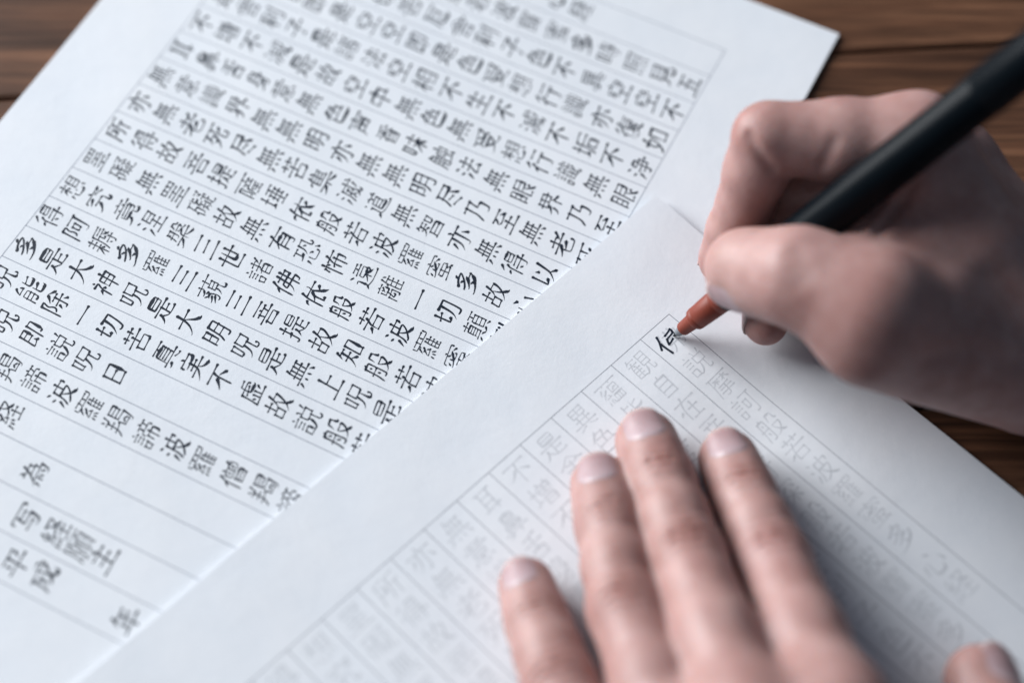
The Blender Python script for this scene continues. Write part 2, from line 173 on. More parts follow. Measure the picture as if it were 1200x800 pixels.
'虚': [[162,71,157,68,145,48], [90,76,90,25], [124,76,124,25], [61,68,69,48], [160,164,98,164], [142,119,60,112], [165,124,168,134,165,140,40,140], [40,140,36,64,25,26,28,20], [170,104,168,98,162,95,108,95,100,98,96,109,98,164], [48,25,171,25]],
'蜜': [[101,165,98,176,90,180], [46,136,35,119], [86,152,86,164], [138,136,147,135,169,118], [70,138,71,112], [102,144,86,152], [140,46,140,58], [138,121,137,112], [137,112,126,108,88,108,82,112], [29,148,29,161,32,164,166,164,170,160,170,148], [99,29,99,85], [99,85,48,85], [48,85,47,58], [47,58,155,59], [155,59,155,81,152,85,99,85], [151,32,124,29,32,26], [26,104,32,101,80,113,116,133,135,149], [140,46,154,32,169,25]],
'行': [[24,89,38,100,49,104], [170,165,95,165], [148,115,146,28,143,24,135,23,118,24], [60,176,25,142], [50,22,50,108,66,136], [175,115,86,115]],
'見': [[18,28,28,24,34,25,58,38,70,56,74,79], [150,110,49,110], [49,140,150,140], [118,79,118,34,122,25,170,25], [170,25,176,40,172,52], [150,110,149,170], [149,170,49,170], [49,170,50,79], [50,79,148,79,150,81,150,110]],
'観': [[175,51,178,35,175,28], [175,28,152,28], [152,28,149,80], [110,139,166,139], [88,161,39,161], [166,110,110,110], [36,56,89,56], [91,102,42,102,36,100], [24,131,91,131], [88,80,36,80], [61,120,66,119,70,111,69,32], [110,110,111,82], [111,82,166,82], [166,82,165,168], [165,168,110,167], [110,167,110,110], [55,146,35,101,36,32], [36,32,89,32,96,26,103,25,118,46,124,80], [41,176,39,166,25,146]],
'触': [[138,142,168,141], [168,141,167,85], [167,85,107,86], [107,86,107,142], [107,142,138,142], [102,31,169,39], [138,36,138,174], [32,131,86,130], [86,130,86,31,85,25,80,24,70,28], [176,25,164,58,158,64], [34,99,86,99], [32,68,86,66], [45,161,72,161,75,159,69,139,60,125,60,26], [46,175,32,130,34,71,24,25]],
'訶': [[29,122,68,122], [29,99,68,99], [96,72,131,73], [131,73,130,130], [130,130,97,130], [97,130,96,72], [160,166,160,30,155,24,130,24], [21,146,75,146], [45,175,50,164], [29,32,29,73], [29,73,68,73], [68,73,68,33], [68,33,29,32], [176,166,94,166]],
'説': [[69,122,29,122], [29,99,69,99], [46,175,52,162], [176,42,172,26], [172,26,155,24,145,28], [145,28,144,91], [21,146,75,146], [106,172,114,156,112,140], [70,32,70,71,66,74,29,73], [29,73,29,32], [161,175,150,141], [115,91,114,71,106,48,90,28,80,25,65,32,29,32], [115,91,165,93], [165,93,166,139], [166,139,97,140], [97,140,97,94], [97,94,115,91]],
'諦': [[46,174,51,162], [29,122,68,122], [29,99,68,99], [126,176,130,161], [150,160,152,146,146,124], [72,146,21,146], [29,32,29,72], [29,72,68,73], [68,73,68,33], [68,33,29,32], [150,39,161,39,165,45,165,85,161,88,96,87], [96,87,95,40], [129,105,129,22], [171,160,91,160], [111,124,108,154], [86,105,86,122,89,124,171,124,174,121,174,106]],
'諸': [[29,122,66,122], [29,99,66,99], [111,90,125,109,125,118], [50,162,44,176], [72,146,21,146], [106,29,165,29], [29,32,29,73], [29,73,68,73], [68,73,68,33], [68,33,29,32], [165,60,106,60], [111,90,106,81,106,29], [172,168,148,132,144,120], [85,80,110,91,162,90,165,85,165,29], [88,119,175,119], [122,176,122,125,125,118], [158,148,145,155,94,155]],
'識': [[58,122,30,122], [156,166,161,164,171,144], [24,146,62,146], [149,49,142,47,129,35], [92,178,100,173,104,158], [90,121,86,145], [29,31,29,73], [29,73,57,73], [57,73,58,32], [58,32,29,31], [150,66,158,70,170,99], [46,161,38,176,32,178], [116,145,112,121], [59,98,30,98], [84,74,120,74], [120,46,84,46], [120,46,120,98,116,100,84,100], [84,100,84,46], [174,121,76,121], [122,158,79,158], [139,178,144,90,149,54,157,32,165,25], [165,25,172,29,175,46]],
'身': [[142,105,54,105], [96,176,92,160], [21,24,39,25,79,41,120,64,122,74], [169,110,156,95,144,91], [54,131,142,131], [105,26,124,23,138,25,141,29,141,158], [141,158,54,158], [54,158,54,76], [141,75,30,75]],
'道': [[150,176,141,154], [120,152,116,128], [49,45,76,31,99,26,159,26,172,28,181,34], [99,154,99,166], [48,148,38,161], [25,111,49,110], [49,110,49,45], [84,76,159,76], [25,26,34,37,49,45], [84,101,159,101], [159,76,159,55,156,52,86,52,84,56,84,125], [84,125,157,126], [157,126,159,76], [71,154,174,154]],
'遠': [[149,69,165,84], [180,31,169,25,108,24,81,28,48,44], [54,149,31,164], [120,164,120,141], [25,26,34,37,48,44], [25,112,45,112,47,110,48,44], [165,84,159,90], [159,90,165,84], [68,140,174,140], [117,83,119,46], [166,54,144,69,123,77,112,91,86,91,83,95,84,120], [84,120,154,120,156,119,156,92], [69,56,92,67,121,91,156,92], [78,164,161,164]],
'阿': [[161,164,160,28,155,23,139,21,129,22,121,26], [90,71,90,126], [90,126,127,126], [127,126,128,72], [128,72,90,71], [50,65,62,68,67,80,65,100,53,124,65,166,61,169,29,168], [29,168,29,22], [176,164,85,164]],
'除': [[46,65,60,68,66,80,63,101,50,124,64,166,60,169,29,167], [29,167,29,22], [130,168,173,132,181,132], [156,65,175,38], [130,168,124,166,103,144,81,129], [84,40,98,64], [175,86,82,86], [110,21,125,23,129,28,130,120], [99,121,158,121]],
'集': [[19,29,29,26,58,39,80,53,85,62], [99,62,99,22], [180,30,170,28,154,33,120,52,112,62], [24,131,40,143], [40,143,52,135,156,135], [54,159,162,158], [169,91,46,91], [95,179,102,177,107,165,104,150,104,91], [158,114,46,114], [174,65,118,65,106,62,24,65], [61,178,46,151,46,91]],
'離': [[75,50,69,66], [141,175,148,172,155,158], [116,130,107,126,105,118], [49,144,62,132], [59,176,61,161], [89,142,89,108,85,105,34,105], [34,105,32,142], [171,69,118,69], [76,146,49,120], [95,161,25,161], [118,31,176,31], [26,21,28,82], [28,82,94,82], [94,82,93,25], [93,25,82,22,72,26], [75,50,46,49], [46,49,60,87,62,105], [119,142,174,141], [171,105,118,105], [151,31,151,141], [118,31,116,135,128,175]],
'願': [[94,111,51,111], [105,24,131,39], [174,28,158,39], [70,140,72,168], [142,168,139,140], [52,25,61,21,71,24], [71,24,72,82], [44,38,51,62], [92,62,99,44], [171,84,116,84], [171,111,116,111], [110,169,175,169], [94,111,92,83], [92,83,52,84], [52,84,52,138], [52,138,92,138], [92,138,94,111], [139,140,116,139], [116,139,116,56], [116,56,170,55], [170,55,171,138], [171,138,139,140], [21,26,30,76,30,167], [30,167,94,168]],
'顛': [[34,118,85,118], [34,98,85,98], [129,41,102,24,92,26], [169,84,112,84], [169,111,112,111], [34,78,85,78], [140,168,136,140], [24,25,42,41], [178,24,151,40], [68,42,78,41,92,26], [85,58,21,58], [91,161,25,161], [61,175,58,140], [108,168,175,168], [34,58,34,135,38,139,85,137], [85,137,85,58], [112,111,113,138], [113,138,168,138], [168,138,168,58], [168,58,114,57], [114,57,112,111]],
'香': [[176,90,172,88,139,107,120,122,116,134], [149,28,52,28], [149,55,52,55], [52,81,46,90], [46,90,52,81], [52,81,52,28], [52,81,146,82,149,78,149,28], [151,172,51,162,35,166], [84,134,80,123,58,104,32,88,20,88], [99,165,99,101], [25,135,174,135]],
'鼻': [[145,134,52,134], [52,149,145,149], [104,180,97,176,95,166], [130,22,130,51], [29,22,45,25,58,33,65,40,66,51], [24,52,174,52], [161,86,161,74,156,71,39,71], [39,71,36,86], [145,149,145,120,142,118,56,118,53,120,53,161,56,165,141,165,145,162,145,149], [161,86,36,86], [99,72,99,101], [161,86,161,99,155,102,40,102,36,99,36,86]],
}

# ------------------------------------------------------------------ helpers
def put(name, verts, faces, mat, parent=None, smooth=True, attrs=None):
    """link ONE mesh object; verts in mm, faces of equal or mixed size"""
    me = bpy.data.meshes.new(name)
    V = np.asarray(verts, dtype=np.float64) * MM
    if isinstance(faces, np.ndarray):
        n, k = faces.shape
        me.vertices.add(len(V)); me.vertices.foreach_set('co', V.astype(np.float32).ravel())
        me.loops.add(n * k); me.loops.foreach_set('vertex_index', faces.astype(np.int32).ravel())
        me.polygons.add(n)
        me.polygons.foreach_set('loop_start', np.arange(0, n * k, k, dtype=np.int32))
        me.update(calc_edges=True)
    else:
        me.from_pydata([tuple(v) for v in V], [], [tuple(f) for f in faces])
    me.validate()
    if smooth:
        me.polygons.foreach_set('use_smooth', np.ones(len(me.polygons), bool))
    for k, a in (attrs or {}).items():
        at_ = me.attributes.new(k, 'FLOAT', 'POINT')
        at_.data.foreach_set('value', np.asarray(a, np.float32))
    me.materials.append(mat)
    o = bpy.data.objects.new(name, me)
    COL.objects.link(o)
    if parent is not None:
        o.parent = parent
        o.matrix_parent_inverse = Matrix.Translation(-parent.location)
    return o


def tag(o, label=None, cat=None, group=None, kind=None):
    for k, v in (('label', label), ('category', cat), ('group', group), ('kind', kind)):
        if v:
            o[k] = v
    return o


def empty(name, loc_mm):
    o = bpy.data.objects.new(name, None)
    COL.objects.link(o)
    o.empty_display_size = 0.01
    o.location = [float(c) * MM for c in loc_mm]
    return o


def mat_new(name):
    m = bpy.data.materials.new(name)
    m.use_nodes = True
    nt = m.node_tree
    return m, nt, nt.nodes['Principled BSDF']


def node(nt, typ, ins=None, **props):
    n = nt.nodes.new(typ)
    for k, v in props.items():
        setattr(n, k, v)
    for k, v in (ins or {}).items():
        if hasattr(v, 'is_output'):
            nt.links.new(v, n.inputs[k])
        else:
            n.inputs[k].default_value = v
    return n


def mapped(nt, scale, loc=(0, 0, 0), rot=(0, 0, 0)):
    tc = node(nt, 'ShaderNodeTexCoord')
    return node(nt, 'ShaderNodeMapping', {0: tc.outputs['Object'], 'Location': loc, 'Rotation': rot, 'Scale': scale}).outputs[0]


def ramp(nt, fac, stops):
    r = node(nt, 'ShaderNodeValToRGB', {0: fac})
    el = r.color_ramp.elements
    while len(el) < len(stops):
        el.new(0.5)
    for e, (p, c) in zip(el, stops):
        e.position = p
        e.color = (*c, 1) if len(c) == 3 else c
    return r.outputs[0]


def mix(nt, fac, a, b, mode='MIX'):
    n = node(nt, 'ShaderNodeMix', data_type='RGBA', blend_type=mode)
    for i, v in ((0, fac), (6, a), (7, b)):
        if hasattr(v, 'is_output'):
            nt.links.new(v, n.inputs[i])
        else:
            n.inputs[i].default_value = v if i == 0 or len(v) == 4 else (*v, 1)
    return n.outputs[2]


def noise(nt, vec, scale, detail=4, rough=0.55, dist=0.0):
    return node(nt, 'ShaderNodeTexNoise', {'Vector': vec, 'Scale': scale, 'Detail': detail, 'Roughness': rough, 'Distortion': dist}).outputs[0]


def bump(nt, h, strength, dist, normal=None):
    b = node(nt, 'ShaderNodeBump', {'Height': h, 'Strength': strength, 'Distance': dist})
    if normal is not None:
        nt.links.new(normal, b.inputs['Normal'])
    return b.outputs[0]


# ------------------------------------------------------------------ materials
def mat_wood():
    m, nt, p = mat_new('dark_oiled_wood')
    v = mapped(nt, (1, 1, 1))
    at_ = node(nt, 'ShaderNodeAttribute', attribute_name='plank')
    off = node(nt, 'ShaderNodeVectorMath', {0: v, 1: at_.outputs['Vector']}, operation='ADD').outputs[0]
    st = node(nt, 'ShaderNodeVectorMath', {0: off, 1: (3.2, 42, 42)}, operation='MULTIPLY').outputs[0]
    broad = noise(nt, st, 1.0, 5, 0.6, 0.9)
    st2 = node(nt, 'ShaderNodeVectorMath', {0: off, 1: (22, 520, 520)}, operation='MULTIPLY').outputs[0]
    fine = noise(nt, st2, 1.0, 6, 0.65, 0.3)
    st3 = node(nt, 'ShaderNodeVectorMath', {0: off, 1: (6, 105, 105)}, operation='MULTIPLY').outputs[0]
    rings = node(nt, 'ShaderNodeTexWave', {'Vector': st3, 'Scale': 0.55, 'Distortion': 7.0, 'Detail': 3, 'Detail Scale': 0.6},
                 wave_type='BANDS', bands_direction='Y').outputs[1]
    c = ramp(nt, broad, [(0.30, (0.058, 0.025, 0.015)), (0.5, (0.165, 0.076, 0.044)), (0.70, (0.35, 0.175, 0.102))])
    c = mix(nt, 0.22, c, ramp(nt, rings, [(0.1, (0.035, 0.018, 0.010)), (0.9, (0.105, 0.056, 0.031))]))
    st4 = node(nt, 'ShaderNodeVectorMath', {0: off, 1: (9, 190, 190)}, operation='MULTIPLY').outputs[0]
    mid = noise(nt, st4, 1.0, 4, 0.6, 1.2)
    c = mix(nt, 0.85, c, ramp(nt, mid, [(0.3, (0.38, 0.36, 0.34)), (0.66, (1.15, 1.12, 1.08))]), 'MULTIPLY')
    c = mix(nt, 0.8, c, ramp(nt, fine, [(0.35, (0.45, 0.42, 0.40)), (0.62, (1.1, 1.08, 1.05))]), 'MULTIPLY')
    knot = noise(nt, node(nt, 'ShaderNodeVectorMath', {0: off, 1: (14, 40, 40)}, operation='MULTIPLY').outputs[0], 1.0, 2)
    c = mix(nt, ramp(nt, knot, [(0.66, (0, 0, 0)), (0.76, (0.8, 0.8, 0.8))]), c, (0.014, 0.008, 0.006))
    nt.links.new(c, p.inputs['Base Color'])
    nt.links.new(ramp(nt, fine, [(0.3, (0.62,) * 3), (0.7, (0.44,) * 3)]), p.inputs['Roughness'])
    nt.links.new(bump(nt, fine, 0.5, 0.0004), p.inputs['Normal'])
    p.inputs['Specular IOR Level'].default_value = 0.22
    return m


def mat_paper():
    m, nt, p = mat_new('thin_washi_paper')
    v = mapped(nt, (1, 1, 1))
    blot = noise(nt, v, 55, 4, 0.6)
    fib = noise(nt, v, 900, 5, 0.7, 1.5)
    cloud = noise(nt, v, 14, 3, 0.5)
    c = ramp(nt, blot, [(0.3, (0.775, 0.80, 0.84)), (0.7, (0.815, 0.83, 0.86))])
    c = mix(nt, 0.5, c, ramp(nt, cloud, [(0.3, (0.955, 0.965, 0.985)), (0.7, (1, 1, 1))]), 'MULTIPLY')
    c = mix(nt, 0.55, c, ramp(nt, fib, [(0.3, (0.935, 0.94, 0.95)), (0.65, (1, 1, 1))]), 'MULTIPLY')
    nt.links.new(c, p.inputs['Base Color'])
    p.inputs['Roughness'].default_value = 0.75
    p.inputs['Specular IOR Level'].default_value = 0.25
    b1 = bump(nt, fib, 0.35, 0.00012)
    nt.links.new(bump(nt, blot, 0.3, 0.0006, b1), p.inputs['Normal'])
    return m


def mat_plain(name, col, rough, spec=0.5, grain=0.0, gscale=400):
    m, nt, p = mat_new(name)
    v = mapped(nt, (1, 1, 1))
    n = noise(nt, v, gscale, 4, 0.6)
    lo = tuple(c * (1 - grain) for c in col); hi = tuple(min(1, c * (1 + grain)) for c in col)
    nt.links.new(ramp(nt, n, [(0.3, lo), (0.7, hi)]), p.inputs['Base Color'])
    p.inputs['Roughness'].default_value = rough
    p.inputs['Specular IOR Level'].default_value = spec
    return m


def mat_skin():
    m, nt, p = mat_new('skin')
    v = mapped(nt, (1, 1, 1))
    fl = node(nt, 'ShaderNodeAttribute', attribute_name='flush').outputs['Fac']
    pale = node(nt, 'ShaderNodeAttribute', attribute_name='pale').outputs['Fac']
    mott = noise(nt, v, 130, 4, 0.6)
    c = ramp(nt, mott, [(0.3, (0.335, 0.180, 0.162)), (0.7, (0.445, 0.278, 0.256))])
    c = mix(nt, fl, c, (0.315, 0.150, 0.130))
    c = mix(nt, pale, c, (0.50, 0.345, 0.30))
    cr = node(nt, 'ShaderNodeAttribute', attribute_name='crease').outputs['Fac']
    c = mix(nt, cr, c, (0.20, 0.100, 0.085))
    vein = noise(nt, v, 38, 2, 0.5)
    c = mix(nt, ramp(nt, vein, [(0.52, (0, 0, 0)), (0.75, (0.35, 0.35, 0.35))]), c, (0.47, 0.30, 0.29))
    nt.links.new(c, p.inputs['Base Color'])
    p.inputs['Roughness'].default_value = 0.48
    p.inputs['Specular IOR Level'].default_value = 0.4
    p.inputs['Subsurface Weight'].default_value = 0.55
    p.inputs['Subsurface Radius'].default_value = (1.0, 0.36, 0.2)
    p.inputs['Subsurface Scale'].default_value = 0.0050
    cell = node(nt, 'ShaderNodeTexVoronoi', {'Vector': mapped(nt, (1, 1, 1)), 'Scale': 1100.0}, feature='DISTANCE_TO_EDGE').outputs[0]
    lines = noise(nt, v, 620, 4, 0.65, 0.2)
    b1 = bump(nt, cell, 0.25, 0.00012)
    nt.links.new(bump(nt, lines, 0.3, 0.00028, b1), p.inputs['Normal'])
    return m


def mat_nail():
    m, nt, p = mat_new('fingernail')
    t = node(nt, 'ShaderNodeAttribute', attribute_name='along').outputs['Fac']
    n = noise(nt, mapped(nt, (1, 1, 1)), 500, 3)
    c = ramp(nt, t, [(0.0, (0.46, 0.36, 0.38)), (0.25, (0.40, 0.285, 0.30)), (0.82, (0.34, 0.21, 0.215)), (0.94, (0.42, 0.30, 0.28)), (1.0, (0.46, 0.36, 0.33))])  # paler cuticle end is a soft highlight put into the colour
    c = mix(nt, 0.15, c, ramp(nt, n, [(0.3, (0.33, 0.22, 0.23)), (0.7, (0.48, 0.36, 0.37))]))
    nt.links.new(c, p.inputs['Base Color'])
    p.inputs['Roughness'].default_value = 0.42
    p.inputs['Subsurface Weight'].default_value = 0.2
    p.inputs['Subsurface Radius'].default_value = (1.0, 0.4, 0.3)
    p.inputs['Subsurface Scale'].default_value = 0.002
    return m


WOOD, PAPER, SKIN, NAIL = mat_wood(), mat_paper(), mat_skin(), mat_nail()
INK = mat_plain('black_brush_ink', (0.009, 0.016, 0.031), 0.55, 0.3, 0.35, 700)
RULE = mat_plain('grey_ruled_ink', (0.30, 0.325, 0.38), 0.8, 0.2, 0.15)
RULE2 = mat_plain('dark_grey_ruled_ink', (0.24, 0.255, 0.29), 0.8, 0.2, 0.15)
FAINT = mat_plain('pale_grey_printing_ink', (0.57, 0.59, 0.625), 0.8, 0.2, 0.08)
BLACK = mat_plain('satin_black_plastic', (0.003, 0.0052, 0.0075), 0.36, 0.075, 0.1, 200)
RED = mat_plain('matt_vermilion_plastic', (0.195, 0.036, 0.019), 0.5, 0.35, 0.06, 300)
GREY = mat_plain('grey_ferrule_plastic', (0.20, 0.22, 0.24), 0.4, 0.5, 0.1, 400)
NIB = mat_plain('inked_brush_hairs', (0.012, 0.014, 0.018), 0.4, 0.5, 0.3, 900)

# ------------------------------------------------------------------ table top
TZ = -1.25                                     # the left sheet's top face is z = 0
ga, gb = at(0, 116, TZ), at(980, 62, TZ)       # a joint between two planks
gdir = (gb - ga)[:2] / np.linalg.norm((gb - ga)[:2])
gnor = np.array([-gdir[1], gdir[0]])


def build_table():
    rng = random.Random(4)
    V, Fc, off = [], [], []
    W = 118.0
    edges = [-3 * W, -2 * W, -W, 0, W, 2 * W]
    for k in range(len(edges) - 1):
        y0, y1 = edges[k] + 0.35, edges[k + 1] - 0.35
        prof = [(y0, -26), (y0, -1.2), (y0 + 0.35, -0.4), (y0 + 1.3, 0), (y1 - 1.3, 0), (y1 - 0.35, -0.4), (y1, -1.2), (y1, -26)]
        b = len(V)
        o = (rng.uniform(0, 3), rng.uniform(0, 3), rng.uniform(0, 3))
        for x in (-430, 380):
            for (y, z) in prof:
                q = ga[:2] + gdir * (x + 190) + gnor * y
                V.append((q[0], q[1], TZ + z)); off.append(o)
        n = len(prof)
        for i in range(n):
            j = (i + 1) % n
            Fc.append((b + i, b + j, b + n + j, b + n + i))
        Fc.append(tuple(b + i for i in range(n))[::-1]); Fc.append(tuple(b + n + i for i in range(n)))
    o = put('table_top', V, Fc, WOOD, smooth=False)
    a = o.data.attributes.new('plank', 'FLOAT_VECTOR', 'POINT')
    a.data.foreach_set('vector', np.array(off, np.float32).ravel())
    tag(o, 'dark brown oiled wooden plank table top under the papers', 'table', kind='structure')


build_table()

# ------------------------------------------------------------------ the two folded sheets
CP, RP = 11.09, 8.5                             # column pitch, character pitch (mm)
U1 = np.array([0.8926678, -0.45071522]); V1 = np.array([-0.45071522, -0.8926678]); O1 = np.array([-110.598, 161.651])
U2 = np.array([0.70375546, -0.71044229]); V2 = np.array([-0.71044229, -0.70375546])
O2 = at(784, 368, 0.8)[:2] + U2 * 1.0
TH = 1.15                                       # thickness of a folded sheet


def sstep(a, b, x):
    t = np.clip((x - a) / (b - a), 0, 1)
    return t * t * (3 - 2 * t)


def wob(x, y, s):
    return (np.sin(x * .031 + 1.3 * s) * np.cos(y * .027 + .7 * s) + .6 * np.sin(x * .063 + y * .048 + 2.1 * s)
            + .35 * np.sin(x * .11 - y * .13 + s))


def top1(u, v):                                 # height of the left sheet's upper face
    return 0.10 * wob(u, v, 1.0) - 0.09


def top2(u, v):
    p = O2[:, None] + U2[:, None] * np.ravel(u) + V2[:, None] * np.ravel(v)
    u1 = U1 @ (p - O1[:, None])
    v1 = V1 @ (p - O1[:, None])
    drop = np.maximum(sstep(172, 205, u1), 1 - sstep(-45, -21, v1))
    h = 0.80 - 1.15 * drop + 0.10 * (wob(np.ravel(u), np.ravel(v), 2.0))
    du, dv = np.ravel(u) + 29, np.ravel(v) + 24.5
    h = h + 1.5 * (1 - sstep(0, 34, np.hypot(du, dv * 0.8))) + 0.25 * (1 - sstep(0, 30, du)) * (0.75 + 0.25 * np.sin(np.ravel(v) * .04))
    return h.reshape(np.shape(u))


def build_sheet(name, O, U, V, u0, u1, v0, v1, top, TH):
    r = TH / 2
    us, dz = [], []
    arc = np.linspace(-90, 90, 9)
    body = np.r_[u0 + .15 * r, u0 + .15 * r + np.array([.06, .15, .4]), np.linspace(u0 + 2.0, u1, 88)]
    for u in body[::-1]:
        us.append(u); dz.append(-TH)            # underside
    for a in arc[1:-1]:
        us.append(u0 + r - .15 * r * math.cos(math.radians(a)) - .85 * r); dz.append(-r + r * math.sin(math.radians(a)))
    for u in body:
        us.append(u); dz.append(0.0)
    us, dz = np.array(us), np.array(dz)
    vs = np.linspace(v0, v1, 110)
    n = len(us)
    P = []
    for v in vs:
        h = top(np.maximum(us, u0 + 0.01), np.full(n, v)) + dz
        q = O[None] + us[:, None] * U + v * V
        P.append(np.column_stack([q, h]))
    P = np.vstack(P)
    Fc = []
    for j in range(len(vs) - 1):
        for i in range(n):
            k = (i + 1) % n
            Fc.append((j * n + i, (j + 1) * n + i, (j + 1) * n + k, j * n + k))
    for j, rev in ((0, False), (len(vs) - 1, True)):
        b = j * n
        for i in range((n - 1) // 2):
            q = (b + i, b + i + 1, b + n - 2 - i, b + n - 1 - i)
            if len(set(q)) == 4:
                Fc.append(q if not rev else q[::-1])
    o = put(name, P, Fc, PAPER, smooth=False)
    me = o.data
    sm = np.ones(len(me.polygons), bool)
    me.polygons.foreach_set('use_smooth', sm)
    me.set_sharp_from_angle(angle=math.radians(50))
    return o


def ribbon(V, Fc, a, b, w, O, U, W, top, lift=0.010, segs=60):
    a, b = np.array(a, float), np.array(b, float)
    d = (b - a) / np.linalg.norm(b - a); nrm = np.array([-d[1], d[0]]) * w / 2
    t = np.linspace(0, 1, segs + 1)[:, None]
    c = a + (b - a) * t
    base = len(V)
    for s in (1, -1):
        q = c + s * nrm
        h = top(q[:, 0], q[:, 1]) + lift
        xy = O[None] + q[:, :1] * U + q[:, 1:] * W
        V.extend(np.column_stack([xy, h]).tolist())
    m = segs + 1
    for i in range(segs):
        Fc.append((base + i, base + m + i, base + m + i + 1, base + i + 1))


def grid_lines(name, O, U, W, top, mat, w, parent, ncol=21, height=144.5, off=0.0):
    V, Fc = [], []
    for c in range(ncol + 1):
        ribbon(V, Fc, (off, c * CP), (off + height, c * CP), w, O, U, W, top)
    for u in (off, off + height):
        ribbon(V, Fc, (u, -w / 2), (u, ncol * CP + w / 2), w, O, U, W, top, lift=0.0115)
    return put(name, V, Fc, mat, parent)


# ------------------------------------------------------------------ brush lettering: stroke centre lines of each character
def touching(a, b):
    """smallest gap between two stroke centre lines"""
    A, B = (np.vstack([np.linspace(p, q, 9) for p, q in zip(s[:-1], s[1:])]) for s in (a, b))
    return np.min(np.linalg.norm(A[:, None] - B[None], axis=2))


def written_form(ch, st):
    """turn even, boxy letter shapes into written ones: narrow boxes, one long level stroke, open falling strokes"""
    st = [np.array(s, float).reshape(-1, 2) / 200.0 for s in st]
    P = np.vstack(st)
    x0, x1 = P[:, 0].min(), P[:, 0].max()
    if ch in '日曰月自身耳目舌香':
        return [np.column_stack([.5 + (s[:, 0] - .5) * .76, .5 + (s[:, 1] - .5) * 1.02]) for s in st]
    # separate little boxes (mouth, sun, eye)
    rest = list(range(len(st)))
    groups = []
    while rest:
        g = [rest[0]]
        rest = rest[1:]
        more = True
        while more:
            near = [j for j in rest if min(touching(st[i], st[j]) for i in g) < .035]
            more = bool(near)
            g = g + near
            rest = [j for j in rest if j not in near]
        groups.append(g)
    for g in groups:
        Q = np.vstack([st[i] for i in g])
        lo, hi = Q.min(0), Q.max(0); w, h = hi - lo
        if len(g) < 3 or w > .62 or h > .6 or w < .12:
            continue
        ups = [st[i] for i in g if abs(st[i][-1, 0] - st[i][0, 0]) < .25 * w and abs(st[i][-1, 1] - st[i][0, 1]) > .8 * h]
        lev = [st[i] for i in g if abs(st[i][-1, 1] - st[i][0, 1]) < .2 * h and abs(st[i][-1, 0] - st[i][0, 0]) > .75 * w]
        if len(ups) >= 2 and len(lev) >= 2:
            c = (lo + hi) / 2
            k = .74 if w > .4 else .86
            for i in g:
                s = st[i]
                tap = 1.06 - .16 * (hi[1] - s[:, 1]) / h
                st[i] = np.column_stack([c[0] + (s[:, 0] - c[0]) * k * tap, c[1] + (s[:, 1] - c[1]) * .94])
    # one long level stroke, the rest drawn in
    span = [abs(s[-1, 0] - s[0, 0]) if abs(s[-1, 1] - s[0, 1]) < .12 * max(abs(s[-1, 0] - s[0, 0]), .01) else 0 for s in st]
    k = int(np.argmax(span))
    if span[k] > .66 * (x1 - x0) and len(st) > 3:
        out = []
        for i, s in enumerate(st):
            d = s[-1] - s[0]
            slant = .3 < abs(d[0]) / (abs(d[1]) + 1e-6) < 3
            f = 1.10 if i == k else (1.05 if slant else .84)
            out.append(np.column_stack([.5 + (s[:, 0] - .5) * f, s[:, 1]]))
        st = out
    return st


GLYPHS = {ch: written_form(ch, st) for ch, st in STROKES.items()}


def resample(p, step):
    d = np.r_[0, np.cumsum(np.linalg.norm(np.diff(p, axis=0), axis=1))]
    n = max(3, int(d[-1] / step) + 1)
    t = np.linspace(0, d[-1], n)
    return np.column_stack([np.interp(t, d, p[:, 0]), np.interp(t, d, p[:, 1])]), t / d[-1], d[-1]


def brush_stroke(p, wid, style, rng):
    """outline of one stroke in em units (y up): left and right rails"""
    d = p[-1] - p[0]
    ax, ay = abs(d[0]), abs(d[1])
    if (ax > ay and d[0] < 0) or (ay >= ax and d[1] > 0):
        p = p[::-1]; d = -d
    for _ in range(2):                                         # round the corners a little
        if len(p) > 2:
            q = [p[0]]
            for a, b in zip(p[:-1], p[1:]):
                q += [a * .78 + b * .22, a * .22 + b * .78]
            p = np.array(q + [p[-1]])
    p, t, L = resample(p, 0.035)
    ends = p[-1] - p[0]
    ax, ay = abs(ends[0]), abs(ends[1])
    if L < 0.16:                                             # dot
        w = wid * np.interp(t, [0, .55, 1], [.55, 1.25, .7])
    elif ay < 0.35 * ax:                                       # level stroke
        w = wid * np.interp(t, [0, .12, .5, .85, 1], [.85, .6, .42, .6, 1.3])
    elif ax < 0.3 * ay:                                        # upright
        w = wid * np.interp(t, [0, .12, .5, .9, 1], [1.4, .9, .72, .85, .6])
    elif ends[0] < 0:                                          # falls to the left
        w = wid * np.interp(t, [0, .15, .6, 1], [1.35, 1.1, .8, .1])
    else:                                                      # falls to the right
        w = wid * np.interp(t, [0, .3, .8, 1], [.35, .7, 1.65, .15])
    w = w * (1 + 0.06 * np.array([rng.uniform(-1, 1) for _ in t]))
    g = np.gradient(p, axis=0)
    g /= np.linalg.norm(g, axis=1)[:, None] + 1e-9
    nr = np.column_stack([-g[:, 1], g[:, 0]])
    e0, e1 = p[0] - g[0] * w[0] * .35, p[-1] + g[-1] * w[-1] * .35   # rounded ends
    p = np.vstack([e0, p, e1]); w = np.r_[w[0] * .45, w, w[-1] * .4]; nr = np.vstack([nr[0], nr, nr[-1]])
    return p + nr * w[:, None] / 2, p - nr * w[:, None] / 2


